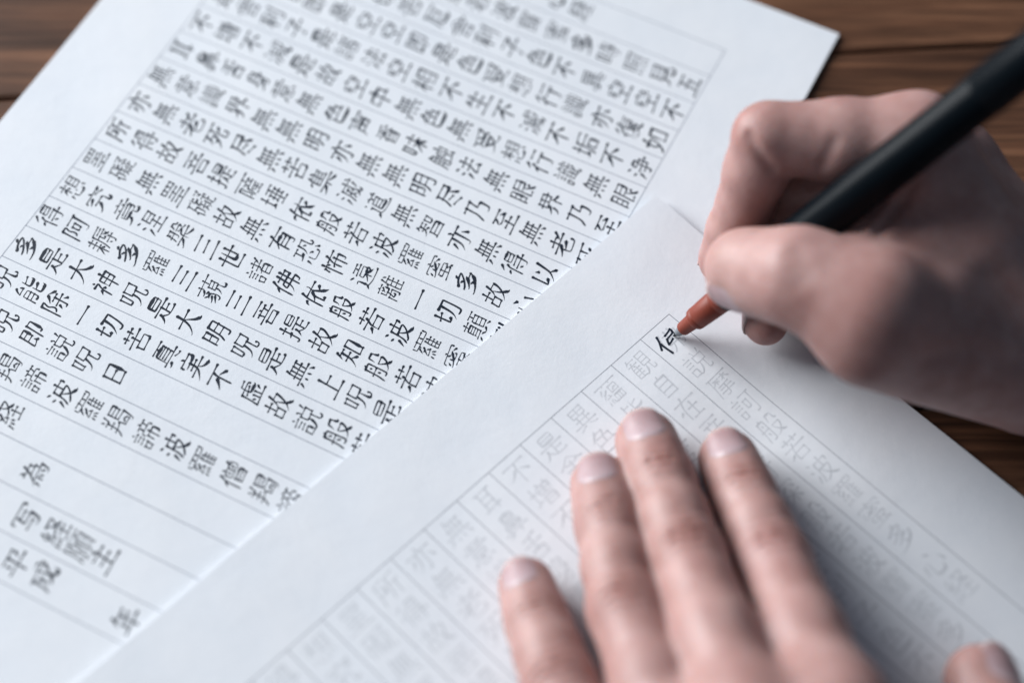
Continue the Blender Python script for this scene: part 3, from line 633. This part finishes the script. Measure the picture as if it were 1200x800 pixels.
def write(V, Fc, ch, u, v, size, O, U, W, top, wid, style, rng, lift=0.014):
    """one character centred on sheet coordinates (u down the column, v towards later columns)"""
    rot = rng.uniform(-.05, .05) if style == 'brush' else 0.0
    sx, sy = (rng.uniform(.94, 1.05), rng.uniform(.95, 1.04)) if style == 'brush' else (1, 1)
    jx, jy = (rng.uniform(-.035, .035), rng.uniform(-.035, .035)) if style == 'brush' else (0, 0)
    ca, sa = math.cos(rot), math.sin(rot)
    slope = 0.11 if style == 'brush' else 0.04
    wid = wid * min(1.12, max(.72, (9.0 / len(GLYPHS[ch])) ** .38))
    for k, s in enumerate(GLYPHS[ch]):
        p = (s - 0.5) * 1.1
        if style == 'brush':
            p = p + np.array([[rng.uniform(-.012, .012), rng.uniform(-.012, .012)] for _ in p])
        p = p * (sx, sy)
        p = np.column_stack([p[:, 0] + .05 * p[:, 1], p[:, 1] + slope * p[:, 0]])
        p = np.column_stack([p[:, 0] * ca - p[:, 1] * sa + jx, p[:, 0] * sa + p[:, 1] * ca + jy])
        a, b = brush_stroke(p, wid, style, rng)
        base = len(V)
        for rail in (a, b):
            uu, vv = u - rail[:, 1] * size, v - rail[:, 0] * size
            h = top(uu, vv) + lift + k * 0.0007
            xy = O[None] + uu[:, None] * U + vv[:, None] * W
            V.extend(np.column_stack([xy, h]).tolist())
        n = len(a)
        for i in range(n - 1):
            Fc.append((base + i, base + n + i, base + n + i + 1, base + i + 1))


TEXT = ["佛説摩訶般若波羅蜜多心経", "観自在菩薩行深般若波羅蜜多時照見五", "蘊皆空度一切苦厄舎利子色不異空空不",
        "異色色即是空空即是色受想行識亦復如", "是舎利子是諸法空相不生不滅不垢不浄", "不増不減是故空中無色無受想行識無眼",
        "耳鼻舌身意無色声香味触法無眼界乃至", "無意識界無無明亦無無明尽乃至無老死", "亦無老死尽無苦集滅道無智亦無得以無",
        "所得故菩提薩埵依般若波羅蜜多故心無", "罣礙無罣礙故無有恐怖遠離一切顛倒夢", "想究竟涅槃三世諸佛依般若波羅蜜多故",
        "得阿耨多羅三藐三菩提故知般若波羅蜜", "多是大神呪是大明呪是無上呪是無等等", "呪能除一切苦真実不虚故説般若波羅蜜",
        "多呪即説呪曰", "羯諦羯諦波羅羯諦波羅僧羯諦菩提薩婆", "般若心経"]
TAIL = [('為', 5.28, 18), ('写', 5.94, 19), ('経', 6.91, 19), ('願', 7.77, 19), ('主', 8.57, 19),
        ('平', 6.45, 20), ('成', 7.39, 20), ('年', 10.25, 20), ('月', 12.2, 20), ('日', 14.2, 20)]


def text_mesh(name, O, U, W, top, mat, parent, wid, size, style, skip=(), seed=1, off=0.0):
    rng = random.Random(seed)
    V, Fc = [], []
    for c, line in enumerate(TEXT):
        for i, ch in enumerate(line):
            if (c, i) in skip:
                continue
            u = (i + .5) * RP + off
            if c == 0:
                u = (i + .5) * RP + (1.2 if i < 10 else 2.6) + off
            if c == 16 and i < 13:
                u = (i + .5) * RP * (1 - .0) + off
            write(V, Fc, ch, u, (c + .5) * CP, size, O, U, W, top, wid, style, rng)
    for ch, i, c in TAIL:
        write(V, Fc, ch, i * RP + off, (c + .5) * CP, size * .97, O, U, W, top, wid, style, rng)
    return put(name, V, Fc, mat, parent, smooth=False)


def build_papers():
    s1 = build_sheet('paper_sheet', O1, U1, V1, -27.0, 171.8, -21.0, 258.0, top1, 1.15)
    tag(s1, 'white sheet covered with black brush characters in ruled columns', 'paper')
    grid_lines('ruled_lines', O1, U1, V1, top1, RULE, 0.24, s1)
    text_mesh('handwriting', O1, U1, V1, top1, INK, s1, 0.082, 7.6, 'brush', seed=3)
    s2 = build_sheet('paper_sheet', O2, U2, V2, -28.9, 170.0, -24.6, 256.0, top2, 0.62)
    tag(s2, 'white sheet of faint grey characters to trace, under both hands', 'paper')
    grid_lines('ruled_lines', O2, U2, V2, top2, RULE2, 0.19, s2, off=-1.0)
    text_mesh('printed_characters', O2, U2, V2, top2, FAINT, s2, 0.056, 7.9, 'print', skip={(0, 0)}, seed=5)
    V, Fc = [], []
    rng = random.Random(8)
    for st, w in (([(176, 331), (196, 366), (206, 398), (214, 422)], .95), ([(203, 378), (250, 412), (292, 440)], 1.0),
                  ([(234, 322), (254, 296), (270, 272)], .8), ([(266, 272), (282, 282), (290, 297)], 1.0),
                  ([(290, 297), (272, 318), (250, 344)], .75), ([(250, 342), (256, 362), (267, 382)], 1.0), ([(263, 381), (278, 364), (292, 338)], .85)):
        p = []
        for x, y in st:
            q = at(740 + x / 6, 340 + y / 6, 0.85)[:2] - O2
            p.append((q @ U2, q @ V2))
        p = np.array(p)
        e = np.column_stack([-p[:, 1], -p[:, 0]]) / 8.0
        e, t, L = resample(e, .03)
        wd = .085 * w * np.interp(t, [0, .2, .7, 1], [1.15, .95, .9, 1.1]) * np.array([rng.uniform(.92, 1.08) for _ in t])
        g = np.gradient(e, axis=0); g /= np.linalg.norm(g, axis=1)[:, None]
        nr = np.column_stack([-g[:, 1], g[:, 0]])
        e = np.vstack([e[0] - g[0] * .03, e, e[-1] + g[-1] * .03]); wd = np.r_[wd[0] * .5, wd, wd[-1] * .5]; nr = np.vstack([nr[0], nr, nr[-1]])
        base = len(V); n = len(e)
        for s in (1, -1):
            r = (e + s * nr * wd[:, None] / 2) * 8.0
            uu, vv = -r[:, 1], -r[:, 0]
            V.extend(np.column_stack([O2[None] + uu[:, None] * U2 + vv[:, None] * V2, top2(uu, vv) + .024 + .0008 * (len(V) % 7)]).tolist())
        for i in range(n - 1):
            Fc.append((base + i, base + n + i, base + n + i + 1, base + i + 1))
    put('handwriting', V, Fc, INK, s2, smooth=False)
    # printed remainder of the character being traced, still grey
    V, Fc = [], []
    write(V, Fc, '佛', .5 * RP + .6, 0.5 * CP, 8.0, O2, U2, V2, top2, .056, 'print', rng, lift=.008)
    put('printed_characters', V, Fc, FAINT, s2, smooth=False)


build_papers()

# ------------------------------------------------------------------ brush pen
PEN0 = at(789, 394, 0.95)
PEN_D = np.array([0.603, 0.141, 0.785]); PEN_D /= np.linalg.norm(PEN_D)


def lathe(name, prof, mat, parent, seg=48):
    a = np.cross(PEN_D, [0, 0, 1.0]); a /= np.linalg.norm(a); b = np.cross(PEN_D, a)
    V, Fc = [], []
    for s, r in prof:
        for k in range(seg):
            t = 2 * math.pi * k / seg
            V.append(PEN0 + PEN_D * s + (a * math.cos(t) + b * math.sin(t)) * r)
    n = len(prof)
    for i in range(n - 1):
        for k in range(seg):
            j = (k + 1) % seg
            Fc.append((i * seg + k, (i + 1) * seg + k, (i + 1) * seg + j, i * seg + j))
    Fc.append(tuple(range(seg))); Fc.append(tuple(reversed(range((n - 1) * seg, n * seg))))
    o = put(name, V, Fc, mat, parent)
    o.data.set_sharp_from_angle(angle=math.radians(40))
    return o


def build_pen():
    pen = empty('brush_pen', PEN0)
    tag(pen, 'slim black brush pen with a stepped vermilion collar, held in the right hand', 'pen')
    lathe('brush_tip', [(0, .12), (.5, .38), (1.2, .72), (1.9, .95)], NIB, pen)
    lathe('ferrule', [(1.4, .86), (1.5, .95), (3.6, 1.5), (3.9, 1.5)], GREY, pen)
    lathe('collar', [(3.3, 1.2), (3.35, 1.72), (3.6, 1.85), (4.2, 1.93), (7.4, 2.2), (7.75, 2.35), (8.0, 2.75), (8.3, 2.98), (8.8, 3.08), (9.6, 3.12),
                     (9.7, 3.08), (9.8, 3.14), (16.6, 3.5), (16.7, 3.44), (16.85, 3.52), (18.6, 3.58), (18.8, 3.4)], RED, pen)
    lathe('barrel', [(18.5, 3.2), (18.6, 3.82), (18.9, 3.95), (24, 4.2), (34, 4.75), (42, 5.25), (46, 5.45), (60, 5.6), (104.6, 5.6), (105.1, 5.5), (105.4, 5.1)], BLACK, pen)
    lathe('cap', [(105.0, 5.0), (105.2, 5.65), (105.7, 5.85), (140, 5.75), (143, 5.5), (145, 4.8), (146, 3.4)], BLACK, pen)


build_pen()

# ------------------------------------------------------------------ hands: one smooth skin over a posed skeleton (implicit surface, meshed here)
def rcone(P, a, b, r1, r2):
    ba = b - a
    l2 = float(ba @ ba); rr = r1 - r2
    a2 = l2 - rr * rr; il2 = 1.0 / l2
    pa = P - a
    y = pa @ ba
    z = y - l2
    q = pa * l2 - y[:, None] * ba
    x2 = np.einsum('ij,ij->i', q, q)
    y2 = y * y * l2; z2 = z * z * l2
    k = np.sign(rr) * rr * rr * x2
    c1 = np.sign(z) * a2 * z2 > k
    c2 = np.sign(y) * a2 * y2 < k
    d = (np.sqrt(x2 * a2 * il2) + y * rr) * il2 - r1
    d = np.where(c1, np.sqrt(x2 + z2) * il2 - r2, d)
    return np.where(c2 & ~c1, np.sqrt(x2 + y2) * il2 - r1, d)


def ball(P, c, r):
    return np.linalg.norm(P - c, axis=1) - r


def egg(P, c, axes, rad):
    """ellipsoid; axes = rows of a rotation, rad = radii"""
    q = (P - c) @ np.asarray(axes).T
    k0 = np.linalg.norm(q / rad, axis=1)
    k1 = np.linalg.norm(q / (np.asarray(rad) ** 2), axis=1) + 1e-9
    return k0 * (k0 - 1.0) / k1


def tri(P, a, b, c, r):
    ba, cb, ac = b - a, c - b, a - c
    pa, pb, pc = P - a, P - b, P - c
    n = np.cross(ba, ac)
    s = (np.sign(pa @ np.cross(ba, n)) + np.sign(pb @ np.cross(cb, n)) + np.sign(pc @ np.cross(ac, n))) < 2
    def seg(e, p):
        t = np.clip(p @ e / (e @ e), 0, 1)
        w = p - t[:, None] * e
        return np.einsum('ij,ij->i', w, w)
    e = np.minimum(np.minimum(seg(ba, pa), seg(cb, pb)), seg(ac, pc))
    f = (pa @ n) ** 2 / (n @ n)
    return np.sqrt(np.where(s, e, f)) - r


def smin(a, b, k):
    h = np.clip(k - np.abs(a - b), 0, None) / k
    return np.minimum(a, b) - h * h * k * 0.25


def smax(a, b, k):
    return -smin(-a, -b, k)


def surface_net(f, lo, hi, h):
    """mesh the zero level of f on a grid: one vertex per crossed cell, then settle it on the surface"""
    lo, hi = np.array(lo, float), np.array(hi, float)
    n = np.ceil((hi - lo) / h).astype(int) + 1
    # coarse pass finds the blocks near the surface
    B = 8
    nb = np.ceil(n / B).astype(int)
    D = np.full(nb * B + 1, 1e3, np.float32)
    cen = np.stack(np.meshgrid(*[np.arange(k) for k in nb], indexing='ij'), -1).reshape(-1, 3)
    cd = f(lo + (cen * B + B / 2) * h)
    near = np.abs(cd) < B * h * 1.25
    for c in cen[~near]:
        pass
    sgn = np.where(cd < 0, -1e3, 1e3).reshape(nb)
    D[:-1, :-1, :-1] = np.repeat(np.repeat(np.repeat(sgn, B, 0), B, 1), B, 2)
    loc = np.stack(np.meshgrid(*[np.arange(B + 1)] * 3, indexing='ij'), -1).reshape(-1, 3)
    act = cen[near]
    for i in range(0, len(act), 400):
        idx = (act[i:i + 400, None, :] * B + loc[None]).reshape(-1, 3)
        D[idx[:, 0], idx[:, 1], idx[:, 2]] = f(lo + idx * h)
    S = D < 0
    n = np.array(D.shape)
    cnt = np.zeros(n - 1, np.int8)
    for dx in (0, 1):
        for dy in (0, 1):
            for dz in (0, 1):
                cnt += S[dx:n[0] - 1 + dx, dy:n[1] - 1 + dy, dz:n[2] - 1 + dz]
    cells = np.argwhere((cnt > 0) & (cnt < 8))
    vid = np.full(n - 1, -1, np.int32)
    vid[cells[:, 0], cells[:, 1], cells[:, 2]] = np.arange(len(cells))
    acc = np.zeros((len(cells), 3)); num = np.zeros(len(cells))
    cr = [np.array(c) for c in ((0, 0, 0), (1, 0, 0), (0, 1, 0), (1, 1, 0), (0, 0, 1), (1, 0, 1), (0, 1, 1), (1, 1, 1))]
    for i in range(8):
        for j in range(i):
            if np.abs(cr[i] - cr[j]).sum() != 1:
                continue
            A, Bc = cells + cr[j], cells + cr[i]
            da, db = D[A[:, 0], A[:, 1], A[:, 2]], D[Bc[:, 0], Bc[:, 1], Bc[:, 2]]
            m = (da < 0) != (db < 0)
            t = np.where(m, da / np.where(m, da - db, 1), 0)
            t = np.clip(t, 0, 1)
            acc[m] += (A + (Bc - A) * t[:, None])[m]; num[m] += 1
    V = lo + acc / num[:, None] * h
    quads = []
    for ax in range(3):
        o1, o2 = [a for a in range(3) if a != ax]
        sl0 = [slice(1, -1)] * 3; sl0[ax] = slice(0, -1)
        sl1 = [slice(1, -1)] * 3; sl1[ax] = slice(1, None)
        a, b = S[tuple(sl0)], S[tuple(sl1)]
        e = np.argwhere(a != b)
        st = a[e[:, 0], e[:, 1], e[:, 2]]
        c = e.copy(); c[:, o1] += 1; c[:, o2] += 1
        def cell(d1, d2):
            q = c.copy(); q[:, o1] -= d1; q[:, o2] -= d2
            return vid[q[:, 0], q[:, 1], q[:, 2]]
        q = np.column_stack([cell(1, 1), cell(0, 1), cell(0, 0), cell(1, 0)])
        flip = st if ax != 1 else ~st
        q[~flip] = q[~flip][:, ::-1]
        quads.append(q)
    Q = np.vstack(quads)
    Q = Q[(Q >= 0).all(1)]
    for _ in range(3):
        g = grad(f, V)
        d = f(V)
        V = V - g * np.clip(d, -h * .6, h * .6)[:, None]
    return V, Q


def grad(f, P, e=0.05):
    g = np.column_stack([f(P + np.eye(3)[i] * e) - f(P - np.eye(3)[i] * e) for i in range(3)])
    return g / (np.linalg.norm(g, axis=1)[:, None] + 1e-9)


def hit(f, px, py, near=330.0, far=470.0):
    """where the line of sight through a photograph pixel meets the skin"""
    t = np.linspace(near, far, 600)
    P = np.array([dp(px, py, s) for s in t])
    i = int(np.argmax(f(P) < 0))
    return P[i]


def poly_dist(P, pts):
    d = None
    for a, b in zip(pts[:-1], pts[1:]):
        e = b - a
        t = np.clip((P - a) @ e / (e @ e), 0, 1)
        s = np.linalg.norm(P - a - t[:, None] * e, axis=1)
        d = s if d is None else np.minimum(d, s)
    return d


def unit(v):
    return v / np.linalg.norm(v)


class Finger:
    """joints from knuckle to tip with radii; up = direction the nail faces"""
    def __init__(self, joints, radii, up, k=3.0, nail=None, fold=None):
        self.j = [np.array(p, float) for p in joints]; self.r = radii; self.k = k; self.nail = nail
        a = unit(self.j[-1] - self.j[-2]); u = np.array(up, float)
        self.up = unit(u - a * (u @ a)); self.ax = a; self.side = np.cross(a, self.up)

    def d(self, P):
        d = None
        n = len(self.j)
        for i in range(n - 1):
            a, b, r1, r2 = self.j[i], self.j[i + 1], self.r[i], self.r[i + 1]
            m = (a + b) / 2; rm = (r1 + r2) / 2 * 0.985
            s = smin(rcone(P, a, m, r1, rm), rcone(P, m, b, rm, r2), 3.0)
            d = s if d is None else smin(d, s, self.k)
        # pulp of the fingertip, nail side flattened
        t = self.j[-1]; r = self.r[-1]
        d = smin(d, egg(P, t - self.up * r * .12 - self.ax * r * .15, [self.ax, self.side, self.up], [r * 1.18, r * 1.04, r * .92]), 2.0)
        return d


def nail_mesh(F, f, length, half_deg, start, parent, thick=0.45):
    """a curved plate lying in the back of the fingertip"""
    ns, nt_ = 15, 17
    top, along = [], []
    for i in range(nt_):
        for j in range(ns):
            s = -1 + 2 * j / (ns - 1); t = i / (nt_ - 1)
            lo_ = 0.24 * abs(s) ** 2.4 + 0.02
            hi_ = 1.0 - 0.20 * abs(s) ** 2.2
            tt = lo_ + (hi_ - lo_) * t
            th = math.radians(half_deg) * s * (0.93 + 0.07 * math.sin(math.pi * t))
            base = F.j[-1] + F.ax * (start + length * min(tt, .72))
            dr = math.cos(th) * F.up + math.sin(th) * F.side
            top.append((base, dr, tt)); along.append(t)
    base = np.array([q[0] for q in top]); dr = np.array([q[1] for q in top])
    a = np.zeros(len(top)); b = np.full(len(top), 16.0)
    for _ in range(26):
        m = (a + b) / 2
        ins = f(base + dr * m[:, None]) < 0
        a = np.where(ins, m, a); b = np.where(ins, b, m)
    P = base + dr * a[:, None]
    tt = np.array([q[2] for q in top]); s = np.tile(np.linspace(-1, 1, ns), nt_)
    over = np.clip(tt - .72, 0, None) * length
    P = P + F.ax * over[:, None] - F.up * (over ** 2 * .09)[:, None]
    lift = 0.20 - 0.34 * np.abs(s) ** 4 - 0.38 * np.clip(1 - np.array(along) / .16, 0, 1) ** 2
    P = P + dr * lift[:, None]
    Q = P - dr * thick
    V = np.vstack([P, Q]); N = len(P)
    Fc = []
    for i in range(nt_ - 1):
        for j in range(ns - 1):
            q = (i * ns + j, i * ns + j + 1, (i + 1) * ns + j + 1, (i + 1) * ns + j)
            Fc.append(q); Fc.append(tuple(N + x for x in q[::-1]))
    ring = [j for j in range(ns)] + [i * ns + ns - 1 for i in range(1, nt_)] + [(nt_ - 1) * ns + j for j in range(ns - 2, -1, -1)] + [i * ns for i in range(nt_ - 2, 0, -1)]
    for a_, b_ in zip(ring, ring[1:] + ring[:1]):
        Fc.append((b_, a_, N + a_, N + b_))
    o = put('fingernail', V, Fc, NAIL, parent, attrs={'along': np.r_[along, along]})
    return o


def wrinkles(P, c, ax, up, side, half, amp, pitch, reach):
    """skin creases across the back of a joint, as a small depth to add"""
    q = P - c
    x, y, z = q @ ax, q @ side, q @ up
    win = np.exp(-(x / reach) ** 2) * np.clip(z / half, 0, 1) * np.clip(1.25 - np.abs(y) / half, 0, 1)
    return amp * win * (0.5 + 0.5 * np.cos((x + 0.06 * y * y / half + .35 * np.sin(y * .9)) * 2 * math.pi / pitch)) ** 2


def hand_mesh(name, f, lo, hi, h, flush, pale, label, crease=None):
    V, Q = surface_net(f, lo, hi, h)
    fl = np.zeros(len(V))
    for c, r, a in flush:
        fl = np.maximum(fl, a * np.exp(-(np.linalg.norm(V - c, axis=1) / r) ** 2))
    pl = np.zeros(len(V))
    for c, r, a in pale:
        pl = np.maximum(pl, a * np.exp(-(np.linalg.norm(V - c, axis=1) / r) ** 2))
    cr = np.zeros(len(V)) if crease is None else crease(V)
    o = put(name, V, Q, SKIN, attrs={'flush': fl, 'pale': pl, 'crease': cr})
    tag(o, label, 'hand')
    return o


# --- left hand, laid flat on the tracing sheet
def left_hand():
    up = (-0.22, 0.05, 1)
    pinky = Finger([(-22, -131, 24), at(655, 800, 15.5), at(630, 730, 10.5), at(616, 684, 6.9)], [9.0, 8.2, 7.2, 6.2], (-.30, .0, 1))
    ring = Finger([(-8.5, -123, 29), at(733, 714, 17.5), at(713, 615, 11.5), at(704, 566, 7.5)], [10.0, 8.6, 7.7, 7.1], (-.20, .0, 1))
    middle = Finger([(5.5, -118, 36), at(805, 652, 17.8), at(775, 565, 11.8), at(757, 515, 7.7)], [10.5, 8.9, 8.0, 7.3], (-.14, .0, 1))
    index = Finger([(24.5, -117, 36), at(906, 656, 17.2), at(872, 582, 11.4), at(853, 536, 7.4)], [10.8, 8.7, 7.7, 6.9], (-.14, .0, 1))
    thumb = Finger([(40, -166, 28), (58, -143, 21), (64.5, -118, 14), at(1152, 798, 8.5)], [14, 11, 9.8, 8.4], (.75, .1, 1))
    fingers = [pinky, ring, middle, index, thumb]
    wr = np.array([14.0, -192, 40])
    mc = [(pinky.j[0], wr + [-13, 0, -4], 9.5, 12), (ring.j[0], wr + [-5, 0, 0], 10.5, 14), (middle.j[0], wr + [4, 0, 2], 11, 14), (index.j[0], wr + [12, 0, 0], 11, 13)]

    def palm(P):
        d = None
        for a, b, r1, r2 in mc:
            s = rcone(P, a, b, r1, r2)
            d = s if d is None else smin(d, s, 9.0)
        d = smin(d, rcone(P, wr + [-6, 0, 0], wr + [0, -70, 4], 17, 20), 12)
        d = smin(d, rcone(P, wr + [8, 0, 0], wr + [18, -70, 4], 17, 21), 12)
        d = smin(d, tri(P, index.j[0] + [2, -6, -6], thumb.j[1] + [-4, -6, 0], wr + [10, 10, -4], 7.0), 10)
        d = smin(d, tri(P, pinky.j[0] + [0, 4, -2], index.j[0] + [0, 4, -3], wr, 7.5), 10)
        return d

    def f(P):
        P = np.asarray(P, float)
        pm = palm(P)
        d = None
        for F in fingers:
            s = smin(F.d(P), pm, 7.0)
            d = s if d is None else smin(d, s, 1.2)
        # webs between neighbouring fingers
        for F, G in ((pinky, ring), (ring, middle), (middle, index)):
            wa = F.j[0] + (F.j[1] - F.j[0]) * .42; wb = G.j[0] + (G.j[1] - G.j[0]) * .42
            d = smin(d, rcone(P, wa - [0, 0, 2], wb - [0, 0, 2], 5.5, 5.5), 3.5)
        d = d + 1.15 * folds(P)
        return d

    def folds(P):
        w = np.zeros(len(P))
        for F in fingers[:4]:
            c = F.j[1]; ax = unit(F.j[2] - F.j[0])
            u = unit(F.up - ax * (F.up @ ax)); sd = np.cross(ax, u)
            w = w + wrinkles(P, c + u * 1.0, ax, u, sd, F.r[1], 1.0, 2.6, 4.4)
            w = w + wrinkles(P, F.j[2], ax, u, sd, F.r[2], 0.7, 2.1, 2.6)
        return w
    fl, pl = [], []
    for F in fingers:
        fl += [(F.j[-2] + F.up * F.r[-2], 5.0, .35), (F.j[-3] + F.up * F.r[-3], 8.0, .6), (F.j[-1] + F.ax * 4 - F.up * 1, 8, .6), (F.j[-1] + F.side * 6, 5, .35), (F.j[-1] - F.side * 6, 5, .35)]
        pl += [((F.j[-3] + F.j[-2]) / 2 + F.up * F.r[-2], 9, .12)]
    o = hand_mesh('hand', f, (-52, -262, 0), (86, -22, 64), 0.85, fl, pl, 'left hand lying flat with spread fingers on the faint grey characters', lambda V: np.clip(1.0 * folds(V), 0, 1))
    for F, (ln, st, hd) in zip(fingers, ((10.0, -5.7, 46), (11.8, -6.7, 47), (12.4, -7.2, 47), (11.6, -6.6, 47), (14, -7.0, 50))):
        nail_mesh(F, f, ln, hd, st, o)
    return o


# --- right hand, gripping the pen
def right_hand():
    S = lambda s: PEN0 + PEN_D * s
    index = Finger([dp(1074, 168, 427), dp(901, 162, 430), dp(874, 238, 441), dp(849, 302, 451)], [11.5, 8.9, 7.4, 6.6], (-.6, .8, -.1), k=1.6)
    thumb = Finger([dp(1150, 402, 438), dp(1022, 360, 411), dp(938, 325, 417), dp(875, 318, 430)], [16, 13.6, 11.6, 10.2], (-.35, -.6, -.45), k=4.0)
    middle = Finger([dp(1112, 196, 442), dp(925, 202, 449), dp(902, 305, 460), dp(896, 377, 452)], [11, 8.6, 7.2, 5.6], (-.9, .2, -.2), k=1.6)
    ring = Finger([(70, 18, 31), (40, 30, 22), (35, 16, 11), (44, 5, 8.6)], [10.5, 8.2, 7.2, 6.2], (-.8, .2, .3), k=1.6)
    pinky = Finger([(76, 8, 19), (54, 22, 12), (48, 10, 8.0), (56, -1, 7.6)], [9.5, 7.2, 6.4, 5.6], (-.8, 0, .5), k=1.6)
    fingers = [index, thumb, middle, ring, pinky]
    wr = np.array([97.0, -17.5, 17.5])
    fa = unit(np.array([.66, -.74, -.02]))
    mc = [(index.j[0], wr + [-6, -2, 2], 11.5, 13), (middle.j[0], wr + [0, 3, 4], 11.5, 14), (ring.j[0], wr + [3, 5, -1], 10.5, 13), (pinky.j[0], wr + [2, 5, -4], 10, 13)]

    def palm(P):
        d = None
        for a, b, r1, r2 in mc:
            s = rcone(P, a, b, r1, r2)
            d = s if d is None else smin(d, s, 6.0)
        d = smin(d, rcone(P, wr + [0, 2, 3], wr + fa * 125 + [0, 0, 9], 13, 23), 8)
        d = smin(d, rcone(P, wr + [0, -4, -1], wr + fa * 125 + [0, 0, 6], 14, 23), 8)
        # ball of the thumb and the web between thumb and index
        d = smin(d, rcone(P, thumb.j[1] + [1, -3, -6], wr + [-14, -4, -1], 13.5, 14), 9)
        d = smin(d, tri(P, thumb.j[1] + [3, 2, -3], dp(1150, 262, 447), wr + [-4, 0, 0], 9.5), 9)
        d = smin(d, tri(P, dp(1052, 196, 436), dp(1008, 296, 425), dp(1140, 285, 429), 7.0), 8)
        return d

    def f0(P):
        P = np.asarray(P, float)
        pm = palm(P)
        d = None
        for F in fingers:
            s = smin(F.d(P), pm, 6.0)
            d = s if d is None else np.minimum(d, s)
        return d

    creases = [([(978, 166), (966, 190), (950, 216)], .5, 1.7), ([(878, 160), (889, 180), (905, 199)], .8, 1.3),
               ([(1008, 266), (1030, 240), (1052, 212)], .8, 1.5), ([(1030, 270), (1052, 242), (1070, 214)], .7, 1.6),
               ([(868, 140), (862, 165)], -.5, 3.5), ([(1042, 276), (1066, 250), (1086, 216)], -.5, 2.2),
               ([(1019, 268), (1042, 240), (1062, 212)], -.5, 1.8), ([(1120, 330), (1160, 290), (1200, 275)], -.7, 5.0),
               ([(1090, 420), (1140, 410), (1190, 425)], .5, 3.0), ([(925, 300), (935, 330)], .25, 2.2), ([(935, 292), (948, 325)], .25, 2.0)]
    creases = [([hit(f0, x, y) for x, y in pts], dep, wd) for pts, dep, wd in creases]

    def f(P):
        P = np.asarray(P, float)
        d = f0(P)
        for pts, dep, wd in creases:
            d = d + dep * np.exp(-(poly_dist(P, pts) / wd) ** 2)
        return d
    fl, pl = [], []
    for F in fingers:
        fl += [(F.j[-3] + unit(F.j[-3] - (F.j[-4] + F.j[-2]) / 2) * F.r[-3], 9.0, .6), (F.j[-1] + F.ax * 3 - F.up * 2, 9, .65)]
    fl += [(thumb.j[1], 16, .35)]
    pl += [(thumb.j[-1], 10, .5), (index.j[1] + (index.j[2] - index.j[1]) * .1, 6, .3)]
    o = hand_mesh('hand', f, (-6, -140, -3), (206, 48, 84), 0.95, fl, pl, 'right hand gripping the black pen with curled fingers')
    for F, (ln, st, hd) in zip(fingers, ((10.0, -4.4, 56), (12.5, -5.5, 58), (7.6, -4.6, 50), (9.0, -5.0, 50), (8.0, -4.4, 50))):
        nail_mesh(F, f, ln, hd, st, o)
    return o


left_hand()
right_hand()
